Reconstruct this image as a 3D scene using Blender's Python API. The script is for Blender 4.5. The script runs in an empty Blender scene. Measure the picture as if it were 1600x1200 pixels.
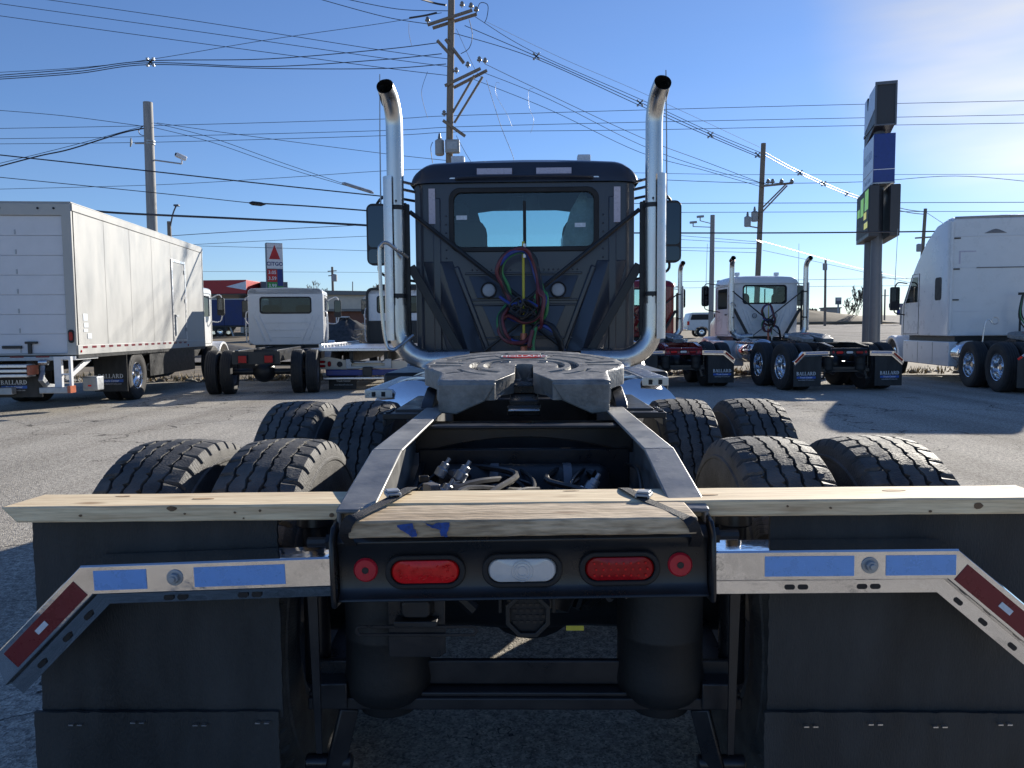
import bpy, bmesh, math, random
from math import sin, cos, pi, radians, sqrt, atan2, tan, hypot
from mathutils import Vector, Matrix, noise
S = bpy.context.scene
COL = S.collection
rnd = random.Random(7)

# ------------------------------------------------------------------ camera, sky, sun, exposure
F = 1202.0
cd = bpy.data.cameras.new("camera"); cam = bpy.data.objects.new("camera", cd); COL.objects.link(cam)
cd.sensor_width = 36.0; cd.lens = F / 1600 * 36.0; cd.clip_start = 0.05; cd.clip_end = 9000
cam.location = (0.014, 0, 1.40)
CROT = Matrix.Rotation(radians(1.13), 3, 'Z') @ Matrix.Rotation(radians(90 - 4.045), 3, 'X') @ Matrix.Rotation(radians(-0.45), 3, 'Z')
cam.rotation_euler = CROT.to_euler()
S.camera = cam
SUN_AZ, SUN_EL = radians(35.5), radians(20.5)
w = bpy.data.worlds.new("World"); S.world = w; w.use_nodes = True
nt = w.node_tree; nt.nodes.clear()
wo = nt.nodes.new("ShaderNodeOutputWorld"); bg = nt.nodes.new("ShaderNodeBackground"); bg.inputs[1].default_value = 0.078
sky = nt.nodes.new("ShaderNodeTexSky"); sky.sky_type = 'NISHITA'; sky.sun_disc = False
sky.sun_elevation = SUN_EL; sky.sun_rotation = SUN_AZ; sky.altitude = 100; sky.air_density = 1.0; sky.dust_density = 0.07; sky.ozone_density = 4.0
tc = nt.nodes.new("ShaderNodeTexCoord"); mp = nt.nodes.new("ShaderNodeMapping"); mp.inputs[3].default_value = (1.1, 1.1, 6.0)
nz = nt.nodes.new("ShaderNodeTexNoise"); nz.inputs["Scale"].default_value = 1.6; nz.inputs["Detail"].default_value = 4; nz.inputs["Roughness"].default_value = .55
cr = nt.nodes.new("ShaderNodeValToRGB"); cr.color_ramp.elements[0].position = .22; cr.color_ramp.elements[1].position = .80
cr.color_ramp.elements[1].color = (.5, .5, .5, 1)
mx = nt.nodes.new("ShaderNodeMix"); mx.data_type = 'RGBA'
hs = nt.nodes.new("ShaderNodeMix"); hs.data_type = 'RGBA'; hs.blend_type = 'MULTIPLY'; hs.inputs[0].default_value = 1; hs.inputs[7].default_value = (.76, .86, 1.07, 1)
nt.links.new(tc.outputs["Generated"], mp.inputs[0]); nt.links.new(mp.outputs[0], nz.inputs["Vector"])
nt.links.new(nz.outputs[0], cr.inputs[0])
dp = nt.nodes.new("ShaderNodeVectorMath"); dp.operation = 'DOT_PRODUCT'; dp.inputs[1].default_value = (sin(SUN_AZ) * cos(SUN_EL), cos(SUN_AZ) * cos(SUN_EL), sin(SUN_EL)); nt.links.new(tc.outputs["Generated"], dp.inputs[0])
dm = nt.nodes.new("ShaderNodeMapRange"); dm.interpolation_type = 'SMOOTHSTEP'; dm.inputs[1].default_value = .962; dm.inputs[2].default_value = .999; dm.inputs[3].default_value = .14; dm.inputs[4].default_value = 3.4; nt.links.new(dp.outputs["Value"], dm.inputs[0])
mm = nt.nodes.new("ShaderNodeMath"); mm.operation = 'MULTIPLY'; mm.use_clamp = True; nt.links.new(cr.outputs[0], mm.inputs[0]); nt.links.new(dm.outputs[0], mm.inputs[1]); nt.links.new(mm.outputs[0], mx.inputs[0])
nt.links.new(sky.outputs[0], hs.inputs[6]); nt.links.new(hs.outputs[2], mx.inputs[6])
wm = nt.nodes.new("ShaderNodeMix"); wm.data_type = 'RGBA'; wm.inputs[0].default_value = .75; wm.inputs[6].default_value = (9, 9.4, 10, 1)
bw = nt.nodes.new("ShaderNodeRGBToBW"); sc = nt.nodes.new("ShaderNodeVectorMath"); sc.operation = 'SCALE'; sc.inputs[3].default_value = 1.6
nt.links.new(hs.outputs[2], bw.inputs[0]); nt.links.new(bw.outputs[0], sc.inputs[0]); nt.links.new(sc.outputs[0], mx.inputs[7])
nt.links.new(mx.outputs[2], bg.inputs[0]); nt.links.new(bg.outputs[0], wo.inputs[0])
SUN_DIR = Vector((sin(SUN_AZ) * cos(SUN_EL), cos(SUN_AZ) * cos(SUN_EL), sin(SUN_EL)))
sl = bpy.data.lights.new("sun", 'SUN'); sl.energy = 4.6; sl.angle = radians(.5); sl.color = (1, .93, .82)
so = bpy.data.objects.new("sun", sl); COL.objects.link(so); so.rotation_euler = SUN_DIR.to_track_quat('Z', 'Y').to_euler(); so.location = (20, 30, 40)
vs = S.view_settings; vs.view_transform = 'Standard'; vs.look = 'None'; vs.exposure = 0.76; vs.gamma = 1; vs.use_curve_mapping = False
S.cycles.use_denoising = True
S.cycles.max_bounces = 8; S.cycles.sample_clamp_indirect = 8

def ray(px, py):
    return (CROT @ Vector(((px - 800) / F, (600 - py) / F, -1.0)))
def P(px, py, Y):
    d = ray(px, py); t = (Y - cam.location.y) / d.y
    return cam.location + d * t
def H(x, y):
    a = max(0.0, y - 24.0)
    a = a * a / (a + 6.0) if a < 1e6 else a
    return .0205 * min(a, 300) + .003 * max(0, a - 300)
def G(px, py):
    d = ray(px, py); t = 2.0
    while t < 1500:
        p = cam.location + d * t
        if p.z <= H(p.x, p.y): return p
        t += max(.05, t * .004)
    return cam.location + d * 1500

# ------------------------------------------------------------------ materials
def mat(name, col, rough=.5, metal=0.0, var=.12, scale=6.0, bump=0.0, bscale=80.0, spec=.5, coat=0.0, rvar=.1, col2=None, stretch=None, emit=None, trans=0.0, alpha=1.0):
    m = bpy.data.materials.new(name); m.use_nodes = True; n = m.node_tree; L = n.links
    b = n.nodes["Principled BSDF"]
    c = n.nodes.new("ShaderNodeTexCoord"); v = c.outputs["Object"]
    if stretch:
        mpn = n.nodes.new("ShaderNodeMapping"); mpn.inputs[3].default_value = stretch; L.new(v, mpn.inputs[0]); v = mpn.outputs[0]
    t = n.nodes.new("ShaderNodeTexNoise"); t.inputs["Scale"].default_value = scale; t.inputs["Detail"].default_value = 6; t.inputs["Roughness"].default_value = .62
    L.new(v, t.inputs["Vector"])
    r = n.nodes.new("ShaderNodeValToRGB"); r.color_ramp.elements[0].position = .3; r.color_ramp.elements[1].position = .7
    lo = [max(0, x * (1 - var)) for x in col]; hi = list(col2) if col2 else [min(1, x * (1 + var)) for x in col]
    r.color_ramp.elements[0].color = (*lo, 1); r.color_ramp.elements[1].color = (*hi, 1)
    L.new(t.outputs[0], r.inputs[0]); L.new(r.outputs[0], b.inputs["Base Color"])
    if rvar:
        mr = n.nodes.new("ShaderNodeMapRange"); mr.inputs[1].default_value = .3; mr.inputs[2].default_value = .7
        mr.inputs[3].default_value = max(.02, rough - rvar); mr.inputs[4].default_value = min(1, rough + rvar)
        L.new(t.outputs[0], mr.inputs[0]); L.new(mr.outputs[0], b.inputs["Roughness"])
    else: b.inputs["Roughness"].default_value = rough
    b.inputs["Metallic"].default_value = metal; b.inputs["Specular IOR Level"].default_value = spec
    b.inputs["Coat Weight"].default_value = coat; b.inputs["Coat Roughness"].default_value = .04
    b.inputs["Transmission Weight"].default_value = trans; b.inputs["Alpha"].default_value = alpha
    if emit:
        b.inputs["Emission Color"].default_value = (*emit[:3], 1); b.inputs["Emission Strength"].default_value = emit[3]
    if bump:
        t2 = n.nodes.new("ShaderNodeTexNoise"); t2.inputs["Scale"].default_value = bscale; t2.inputs["Detail"].default_value = 4; L.new(v, t2.inputs["Vector"])
        bp = n.nodes.new("ShaderNodeBump"); bp.inputs["Strength"].default_value = bump; bp.inputs["Distance"].default_value = .01
        L.new(t2.outputs[0], bp.inputs["Height"]); L.new(bp.outputs[0], b.inputs["Normal"])
    return m
def glass(name, tint, tr=.82, rough=.02):
    m = bpy.data.materials.new(name); m.use_nodes = True; n = m.node_tree; n.nodes.clear()
    o = n.nodes.new("ShaderNodeOutputMaterial"); a = n.nodes.new("ShaderNodeBsdfTransparent"); g = n.nodes.new("ShaderNodeBsdfGlossy"); mxn = n.nodes.new("ShaderNodeMixShader")
    fr = n.nodes.new("ShaderNodeFresnel"); fr.inputs[0].default_value = 1.5
    a.inputs[0].default_value = (*tint, 1); g.inputs["Roughness"].default_value = rough
    n.links.new(fr.outputs[0], mxn.inputs[0]); n.links.new(a.outputs[0], mxn.inputs[1]); n.links.new(g.outputs[0], mxn.inputs[2]); n.links.new(mxn.outputs[0], o.inputs[0])
    return m
def wood(name, c1, c2, grain=28, fine=220, bump=.25, fx=14, dk=.72):
    m = bpy.data.materials.new(name); m.use_nodes = True; n = m.node_tree; L = n.links; b = n.nodes["Principled BSDF"]
    c = n.nodes.new("ShaderNodeTexCoord"); mpn = n.nodes.new("ShaderNodeMapping"); mpn.inputs[3].default_value = (1.3, grain, grain); L.new(c.outputs["Object"], mpn.inputs[0])
    t = n.nodes.new("ShaderNodeTexNoise"); t.inputs["Scale"].default_value = 1.6; t.inputs["Detail"].default_value = 8; t.inputs["Distortion"].default_value = .8; L.new(mpn.outputs[0], t.inputs["Vector"])
    mp2 = n.nodes.new("ShaderNodeMapping"); mp2.inputs[3].default_value = (fx, fine, fine); L.new(c.outputs["Object"], mp2.inputs[0])
    t2 = n.nodes.new("ShaderNodeTexNoise"); t2.inputs["Scale"].default_value = 1; t2.inputs["Detail"].default_value = 3; L.new(mp2.outputs[0], t2.inputs["Vector"])
    r = n.nodes.new("ShaderNodeValToRGB"); r.color_ramp.elements[0].position = .36; r.color_ramp.elements[1].position = .62
    r.color_ramp.elements[0].color = (*c2, 1); r.color_ramp.elements[1].color = (*c1, 1); L.new(t.outputs[0], r.inputs[0])
    vo = n.nodes.new("ShaderNodeTexVoronoi"); mp3 = n.nodes.new("ShaderNodeMapping"); mp3.inputs[3].default_value = (3.1, 9, 9); mp3.inputs[1].default_value = (.3, .2, .4); L.new(c.outputs["Object"], mp3.inputs[0]); L.new(mp3.outputs[0], vo.inputs["Vector"])
    vo.inputs["Scale"].default_value = 1.0
    kr = n.nodes.new("ShaderNodeValToRGB"); kr.color_ramp.elements[0].position = .05; kr.color_ramp.elements[1].position = .16; kr.color_ramp.elements[0].color = (.3, .17, .09, 1); kr.color_ramp.elements[1].color = (1, 1, 1, 1)
    L.new(vo.outputs["Distance"], kr.inputs[0])
    mu = n.nodes.new("ShaderNodeMix"); mu.data_type = 'RGBA'; mu.blend_type = 'MULTIPLY'; mu.inputs[0].default_value = .8; L.new(r.outputs[0], mu.inputs[6]); L.new(kr.outputs[0], mu.inputs[7])
    fr = n.nodes.new("ShaderNodeValToRGB"); fr.color_ramp.elements[0].position = .25; fr.color_ramp.elements[1].position = .6; fr.color_ramp.elements[0].color = (dk, dk * .97, dk * .92, 1); fr.color_ramp.elements[1].color = (1, 1, 1, 1); L.new(t2.outputs[0], fr.inputs[0])
    mu2 = n.nodes.new("ShaderNodeMix"); mu2.data_type = 'RGBA'; mu2.blend_type = 'MULTIPLY'; mu2.inputs[0].default_value = 1; L.new(mu.outputs[2], mu2.inputs[6]); L.new(fr.outputs[0], mu2.inputs[7])
    L.new(mu2.outputs[2], b.inputs["Base Color"]); b.inputs["Roughness"].default_value = .75
    bp = n.nodes.new("ShaderNodeBump"); bp.inputs["Strength"].default_value = bump; bp.inputs["Distance"].default_value = .004; L.new(t2.outputs[0], bp.inputs["Height"]); L.new(bp.outputs[0], b.inputs["Normal"])
    return m
def asphalt(name, base, dark, crack=1.0):
    m = bpy.data.materials.new(name); m.use_nodes = True; n = m.node_tree; L = n.links; b = n.nodes["Principled BSDF"]
    c = n.nodes.new("ShaderNodeTexCoord"); ob = c.outputs["Object"]
    def tex(kind, s, **k):
        t = n.nodes.new(kind); t.inputs["Scale"].default_value = s; L.new(k.get("v", ob), t.inputs["Vector"]); return t
    big = tex("ShaderNodeTexNoise", .35); big.inputs["Detail"].default_value = 8
    mid = tex("ShaderNodeTexNoise", 26); mid.inputs["Detail"].default_value = 6
    st = tex("ShaderNodeTexVoronoi", 125); fi = tex("ShaderNodeTexNoise", 160); fi.inputs["Detail"].default_value = 3
    r = n.nodes.new("ShaderNodeValToRGB"); r.color_ramp.elements[0].position = .38; r.color_ramp.elements[1].position = .62; r.color_ramp.elements[0].color = (*[x * .82 for x in base], 1); r.color_ramp.elements[1].color = (*base, 1)
    L.new(big.outputs[0], r.inputs[0])
    def mul(a, bb, f=1.0):
        q = n.nodes.new("ShaderNodeMix"); q.data_type = 'RGBA'; q.blend_type = 'MULTIPLY'; q.inputs[0].default_value = f; L.new(a, q.inputs[6]); L.new(bb, q.inputs[7]); return q.outputs[2]
    r2 = n.nodes.new("ShaderNodeValToRGB"); r2.color_ramp.elements[0].position = .35; r2.color_ramp.elements[1].position = .65; r2.color_ramp.elements[0].color = (.6, .6, .61, 1); r2.color_ramp.elements[1].color = (1.0, 1.0, .98, 1); L.new(mid.outputs[0], r2.inputs[0])
    o = mul(r.outputs[0], r2.outputs[0])
    r3 = n.nodes.new("ShaderNodeValToRGB"); r3.color_ramp.elements[0].position = .1; r3.color_ramp.elements[1].position = .9; r3.color_ramp.elements[0].color = (.3, .3, .31, 1); r3.color_ramp.elements[1].color = (1, 1, 1, 1); L.new(st.outputs["Color"], r3.inputs[0])
    o = mul(o, r3.outputs[0], .9)
    tk = n.nodes.new("ShaderNodeMapping"); tk.inputs[2].default_value = (0, 0, .5); tk.inputs[3].default_value = (.9, .06, 1); L.new(ob, tk.inputs[0])
    tn = n.nodes.new("ShaderNodeTexNoise"); tn.inputs["Scale"].default_value = 1.2; tn.inputs["Detail"].default_value = 5; L.new(tk.outputs[0], tn.inputs["Vector"])
    r4 = n.nodes.new("ShaderNodeValToRGB"); r4.color_ramp.elements[0].position = .3; r4.color_ramp.elements[1].position = .55; r4.color_ramp.elements[0].color = (.7, .69, .68, 1); r4.color_ramp.elements[1].color = (1, 1, 1, 1); L.new(tn.outputs[0], r4.inputs[0]); o = mul(o, r4.outputs[0])
    sn_ = n.nodes.new("ShaderNodeTexNoise"); sn_.inputs["Scale"].default_value = .55; sn_.inputs["Detail"].default_value = 7; sn_.inputs["Roughness"].default_value = .7; L.new(ob, sn_.inputs["Vector"])
    r5 = n.nodes.new("ShaderNodeValToRGB"); r5.color_ramp.elements[0].position = .28; r5.color_ramp.elements[1].position = .38; r5.color_ramp.elements[0].color = (.55, .54, .53, 1); r5.color_ramp.elements[1].color = (1, 1, 1, 1); L.new(sn_.outputs[0], r5.inputs[0]); o = mul(o, r5.outputs[0])
    # cracks
    wv = n.nodes.new("ShaderNodeTexNoise"); wv.inputs["Scale"].default_value = 1.6; wv.inputs["Detail"].default_value = 5; L.new(ob, wv.inputs["Vector"])
    ad = n.nodes.new("ShaderNodeMix"); ad.data_type = 'RGBA'; ad.blend_type = 'LINEAR_LIGHT'; ad.inputs[0].default_value = .55; L.new(ob, ad.inputs[6]); L.new(wv.outputs["Color"], ad.inputs[7])
    cv = n.nodes.new("ShaderNodeTexVoronoi"); cv.feature = 'DISTANCE_TO_EDGE'; cv.inputs["Scale"].default_value = .42; L.new(ad.outputs[2], cv.inputs["Vector"])
    cg = n.nodes.new("ShaderNodeTexNoise"); cg.inputs["Scale"].default_value = .22; L.new(ob, cg.inputs["Vector"])
    th = n.nodes.new("ShaderNodeMapRange"); th.inputs[1].default_value = .4; th.inputs[2].default_value = .6; th.inputs[3].default_value = .0005; th.inputs[4].default_value = .009 * crack; L.new(cg.outputs[0], th.inputs[0])
    dv = n.nodes.new("ShaderNodeMath"); dv.operation = 'DIVIDE'; dv.use_clamp = True; L.new(cv.outputs["Distance"], dv.inputs[0]); L.new(th.outputs[0], dv.inputs[1])
    q = n.nodes.new("ShaderNodeMix"); q.data_type = 'RGBA'; L.new(dv.outputs[0], q.inputs[0]); q.inputs[6].default_value = (*dark, 1); L.new(o, q.inputs[7])
    L.new(q.outputs[2], b.inputs["Base Color"]); b.inputs["Roughness"].default_value = .9; b.inputs["Specular IOR Level"].default_value = .06
    ma = n.nodes.new("ShaderNodeMath"); ma.operation = 'ADD'; L.new(st.outputs["Distance"], ma.inputs[0]); L.new(fi.outputs[0], ma.inputs[1])
    bp = n.nodes.new("ShaderNodeBump"); bp.inputs["Strength"].default_value = .55; bp.inputs["Distance"].default_value = .008; L.new(ma.outputs[0], bp.inputs["Height"]); L.new(bp.outputs[0], b.inputs["Normal"])
    return m

K = {}
K['frame'] = mat("black frame paint", (.014, .015, .018), .34, 0, .3, 9, .04, 60, col2=(.024, .024, .026))
K['black'] = mat("satin black", (.012, .013, .015), .45, 0, .3, 12)
K['rail'] = mat("scuffed dusty frame paint with painted glare", (.14, .14, .14), .4, 0, .3, 7, .06, 70, col2=(.30, .297, .285))  # besides scuffs, the light grey holds sun glare painted onto gloss black rails
K['tailpaint'] = mat("gloss black tail paint", (.013, .014, .017), .3, 0, .2, 9, rvar=.08)
K['tyre'] = mat("dusty tyre rubber", (.03, .03, .031), .68, 0, .35, 9, .3, 160, col2=(.128, .123, .114))
def sipes(m):
    n = m.node_tree; L = n.links; b = n.nodes["Principled BSDF"]; c = n.nodes["Texture Coordinate"]; old = b.inputs["Normal"].links[0].from_node
    s = n.nodes.new("ShaderNodeSeparateXYZ"); L.new(c.outputs["Object"], s.inputs[0])
    a = n.nodes.new("ShaderNodeMath"); a.operation = 'ARCTAN2'; L.new(s.outputs[1], a.inputs[0]); L.new(s.outputs[2], a.inputs[1])
    k = n.nodes.new("ShaderNodeMath"); k.operation = 'MULTIPLY'; k.inputs[1].default_value = 276; L.new(a.outputs[0], k.inputs[0])
    w1 = n.nodes.new("ShaderNodeMath"); w1.operation = 'MULTIPLY'; w1.inputs[1].default_value = 210; L.new(s.outputs[0], w1.inputs[0])
    w2 = n.nodes.new("ShaderNodeMath"); w2.operation = 'SINE'; L.new(w1.outputs[0], w2.inputs[0])
    ad = n.nodes.new("ShaderNodeMath"); ad.operation = 'MULTIPLY_ADD'; ad.inputs[1].default_value = 1.6; L.new(w2.outputs[0], ad.inputs[0]); L.new(k.outputs[0], ad.inputs[2])
    si = n.nodes.new("ShaderNodeMath"); si.operation = 'SINE'; L.new(ad.outputs[0], si.inputs[0])
    mr = n.nodes.new("ShaderNodeMapRange"); mr.inputs[1].default_value = -1; mr.inputs[2].default_value = -.75; L.new(si.outputs[0], mr.inputs[0])
    bp = n.nodes.new("ShaderNodeBump"); bp.inputs["Strength"].default_value = .5; bp.inputs["Distance"].default_value = .004; L.new(mr.outputs[0], bp.inputs["Height"]); L.new(old.outputs[0], bp.inputs["Normal"]); L.new(bp.outputs[0], b.inputs["Normal"])
sipes(K['tyre'])
K['tyre2'] = mat("tyre rubber plain", (.016, .016, .018), .75, 0, .3, 9, .1, 90, col2=(.04, .039, .037))
K['flap'] = mat("mud flap rubber", (.011, .013, .015), .66, 0, .3, 2.6, .4, 120, col2=(.05, .05, .049), stretch=(2.4, 2.4, .7))
K['airbag'] = mat("black air spring rubber", (.008, .009, .01), .6, 0, .3, 5, .1, 90)
K['chrome'] = mat("polished stainless", (.78, .78, .79), .08, 1, .05, 10, .16, 9, rvar=.05)
K['pipe'] = mat("exhaust steel", (.60, .585, .56), .30, 1, .14, 4, 0, 40, rvar=.1, stretch=(3, 3, .5))
K['alu'] = mat("aluminium", (.6, .6, .61), .35, 1, .15, 14, rvar=.12)
K['galv'] = mat("galvanised steel", (.36, .38, .4), .5, .6, .2, 9)
K['cast'] = mat("cast iron plate", (.19, .187, .178), .46, .05, .3, 14, .3, 55, col2=(.31, .305, .29))
K['grease'] = mat("greasy groove", (.012, .012, .013), .3, 0, .3, 20)
K['cabgrey'] = mat("charcoal cab paint", (.030, .036, .052), .33, .1, .12, 3, coat=.25, rvar=.05)
K['white'] = mat("white truck paint", (.68, .69, .7), .3, 0, .05, 3, coat=.3, rvar=.06)
K['boxwhite'] = mat("white box skin", (.385, .385, .37), .45, 0, .09, 1.6, .05, 3, stretch=(1, 1.6, .5))
K['doorwhite'] = mat("white door panel", (.62, .63, .66), .5, 0, .05, 3)
K['red'] = mat("dark red truck paint", (.2, .008, .014), .25, .1, .12, 3, coat=.6)
K['gasket'] = mat("black gasket", (.008, .008, .01), .6, 0)
K['glass'] = glass("cab glass", (.76, .87, .87))
K['dglass'] = glass("dark glass", (.25, .3, .33))
K['mirror'] = mat("mirror glass", (.055, .062, .07), .02, 1, .02, 2, rvar=0)
K['seat'] = mat("dark seat cloth", (.022, .024, .03), .9, 0)
K['cover'] = mat("clear plastic seat cover", (.25, .3, .33), .25, 0, .3, 8, .5, 20)
K['lensred'] = mat("red lamp lens", (.62, .005, .009), .2, 0, .12, 45, .05, 160, col2=(.8, .018, .02), coat=.1, spec=.25)
K['lensdark'] = mat("deep red lamp lens", (.31, .004, .008), .2, 0, .1, 60, .05, 120, col2=(.38, .006, .011), coat=.1, spec=.25)
K['rounded'] = mat("red round lamp", (.5, .012, .03), .35, 0, .1, 20)
K['lensclear'] = mat("clear ribbed lens", (.60, .60, .60), .15, .05, .06, 30, .05, 140, coat=.25)
K['tapesky'] = mat("white tape with painted sky reflection", (.18, .38, .80), .3, .15, .06, 30, .12, 400)  # blue is the mirrored sky, put into the colour of white tape
K['tapered'] = mat("maroon reflective tape", (.16, .014, .022), .3, .1, .08, 30, .1, 400)
K['tapewhite'] = mat("pale reflective tape", (.5, .47, .55), .3, 0, .08, 40, .1, 300)
K['sticker'] = mat("white sticker", (.62, .68, .75), .5, 0, .15, 60)
K['strap'] = mat("black web strap", (.02, .021, .025), .7, 0, .3, 40, .4, 300)
K['pine'] = wood("new pine lumber", (.9, .75, .5), (.70, .53, .33))
K['oldwood'] = wood("rough sawn lumber", (.66, .53, .37), (.42, .32, .21), 16, 120, .9, 20, .5)
K['knot'] = mat("wood knot", (.16, .1, .055), .8, 0, .3, 60); K['knot2'] = mat("pale wood knot", (.42, .27, .14), .8, 0, .3, 60)
K['bluepaint'] = mat("blue marking paint", (.012, .06, .27), .6, 0, .5, 90)
K['hosered'] = mat("red air hose", (.13, .025, .035), .4, 0); K['hoseblue'] = mat("blue air hose", (.02, .045, .22), .4, 0)
K['hosegreen'] = mat("green power cable", (.04, .22, .07), .4, 0); K['hoseblack'] = mat("black hose", (.01, .01, .012), .4, 0)
K['copper'] = mat("copper painted post", (.5, .16, .1), .4, .3); K['yellow'] = mat("yellow sleeve", (.55, .48, .05), .5, 0)
K['rim'] = mat("polished aluminium wheel", (.75, .76, .78), .13, 1, .08, 9, rvar=.06)
K['steelrim'] = mat("grey steel wheel", (.16, .16, .17), .45, .3, .2, 9)
K['textwhite'] = mat("white lettering", (.72, .74, .76), .5, 0); K['textblue'] = mat("blue lettering band", (.03, .11, .42), .5, 0)
K['lettergrey'] = mat("grey lettering", (.4, .42, .45), .5, 0)
K['amber'] = mat("amber lens", (.7, .18, .02), .25, 0)
K['orange'] = mat("orange marker", (.42, .12, .06), .4, 0)
K['polewood'] = mat("weathered pole wood", (.21, .175, .14), .85, 0, .3, 6, .5, 30, stretch=(8, 8, .6))
K['polegrey'] = mat("smooth grey pole", (.27, .27, .265), .7, 0, .2, 4, .2, 20, stretch=(6, 6, .5))
K['wire'] = mat("dark wire", (.04, .044, .055), .5, .1); K['wirelight'] = mat("bare aluminium wire", (.42, .43, .45), .5, .3)
K['porcelain'] = mat("grey porcelain", (.2, .21, .22), .3, 0); K['xfmr'] = mat("grey transformer paint", (.3, .32, .33), .5, 0)
K['signgrey'] = mat("grey sign steel", (.10, .115, .14), .45, .2); K['signblue'] = mat("blue sign face", (.012, .035, .2), .35, 0)
K['signpanel'] = mat("pale sign face", (.42, .5, .62), .35, 0); K['signwhite'] = mat("white sign face", (.75, .75, .76), .4, 0)
K['signdark'] = mat("dark sign cabinet", (.03, .033, .04), .5, 0)
K['ledgreen'] = mat("lit green screen", (.2, .5, .03), .4, 0, emit=(.3, .75, .05, .16)); K['ledyellow'] = mat("lit yellow screen", (.6, .55, .05), .4, 0, emit=(.85, .8, .1, .2))
K['signred'] = mat("red sign print", (.55, .02, .02), .4, 0); K['signgreen'] = mat("green sign print", (.03, .3, .06), .4, 0); K['signnavy'] = mat("navy sign print", (.015, .03, .16), .4, 0)
K['canopy'] = mat("red canopy", (.45, .018, .018), .45, 0); K['trailerblue'] = mat("blue trailer curtain", (.012, .03, .13), .5, 0, .2, 2)
K['beige'] = mat("beige cladding", (.66, .59, .47), .8, 0, .1, 1); K['brick'] = mat("brown brick", (.19, .085, .06), .85, 0, .25, 3)
K['roofgrey'] = mat("grey roof", (.2, .21, .2), .7, 0); K['roofgreen'] = mat("green ribbed roof", (.12, .17, .14), .5, .2)
K['concrete'] = mat("concrete", (.3, .29, .27), .85, 0, .15, 5)
K['gravel'] = mat("black gravel", (.03, .031, .033), .9, 0, .5, 5, .9, 14, col2=(.075, .075, .078))
K['debris'] = mat("bleached brush debris", (.26, .23, .19), .9, 0, .4, 4)
K['bark'] = mat("bare bark", (.1, .085, .075), .9, 0, .3, 3)
K['lot'] = asphalt("worn lot asphalt", (.84, .78, .675), (.03, .03, .03))
K['roadm'] = asphalt("sun bleached road", (.5, .47, .43), (.14, .13, .12), .3)
K['earth'] = mat("dead grass and dirt", (.145, .11, .07), .95, 0, .4, .9, .8, 6, col2=(.24, .19, .12))
K['straw'] = mat("dry grass", (.3, .24, .14), .9, 0, .35, 2); K['stone'] = mat("grey stone", (.2, .195, .185), .9, 0, .3, 5, .5, 14)

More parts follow.
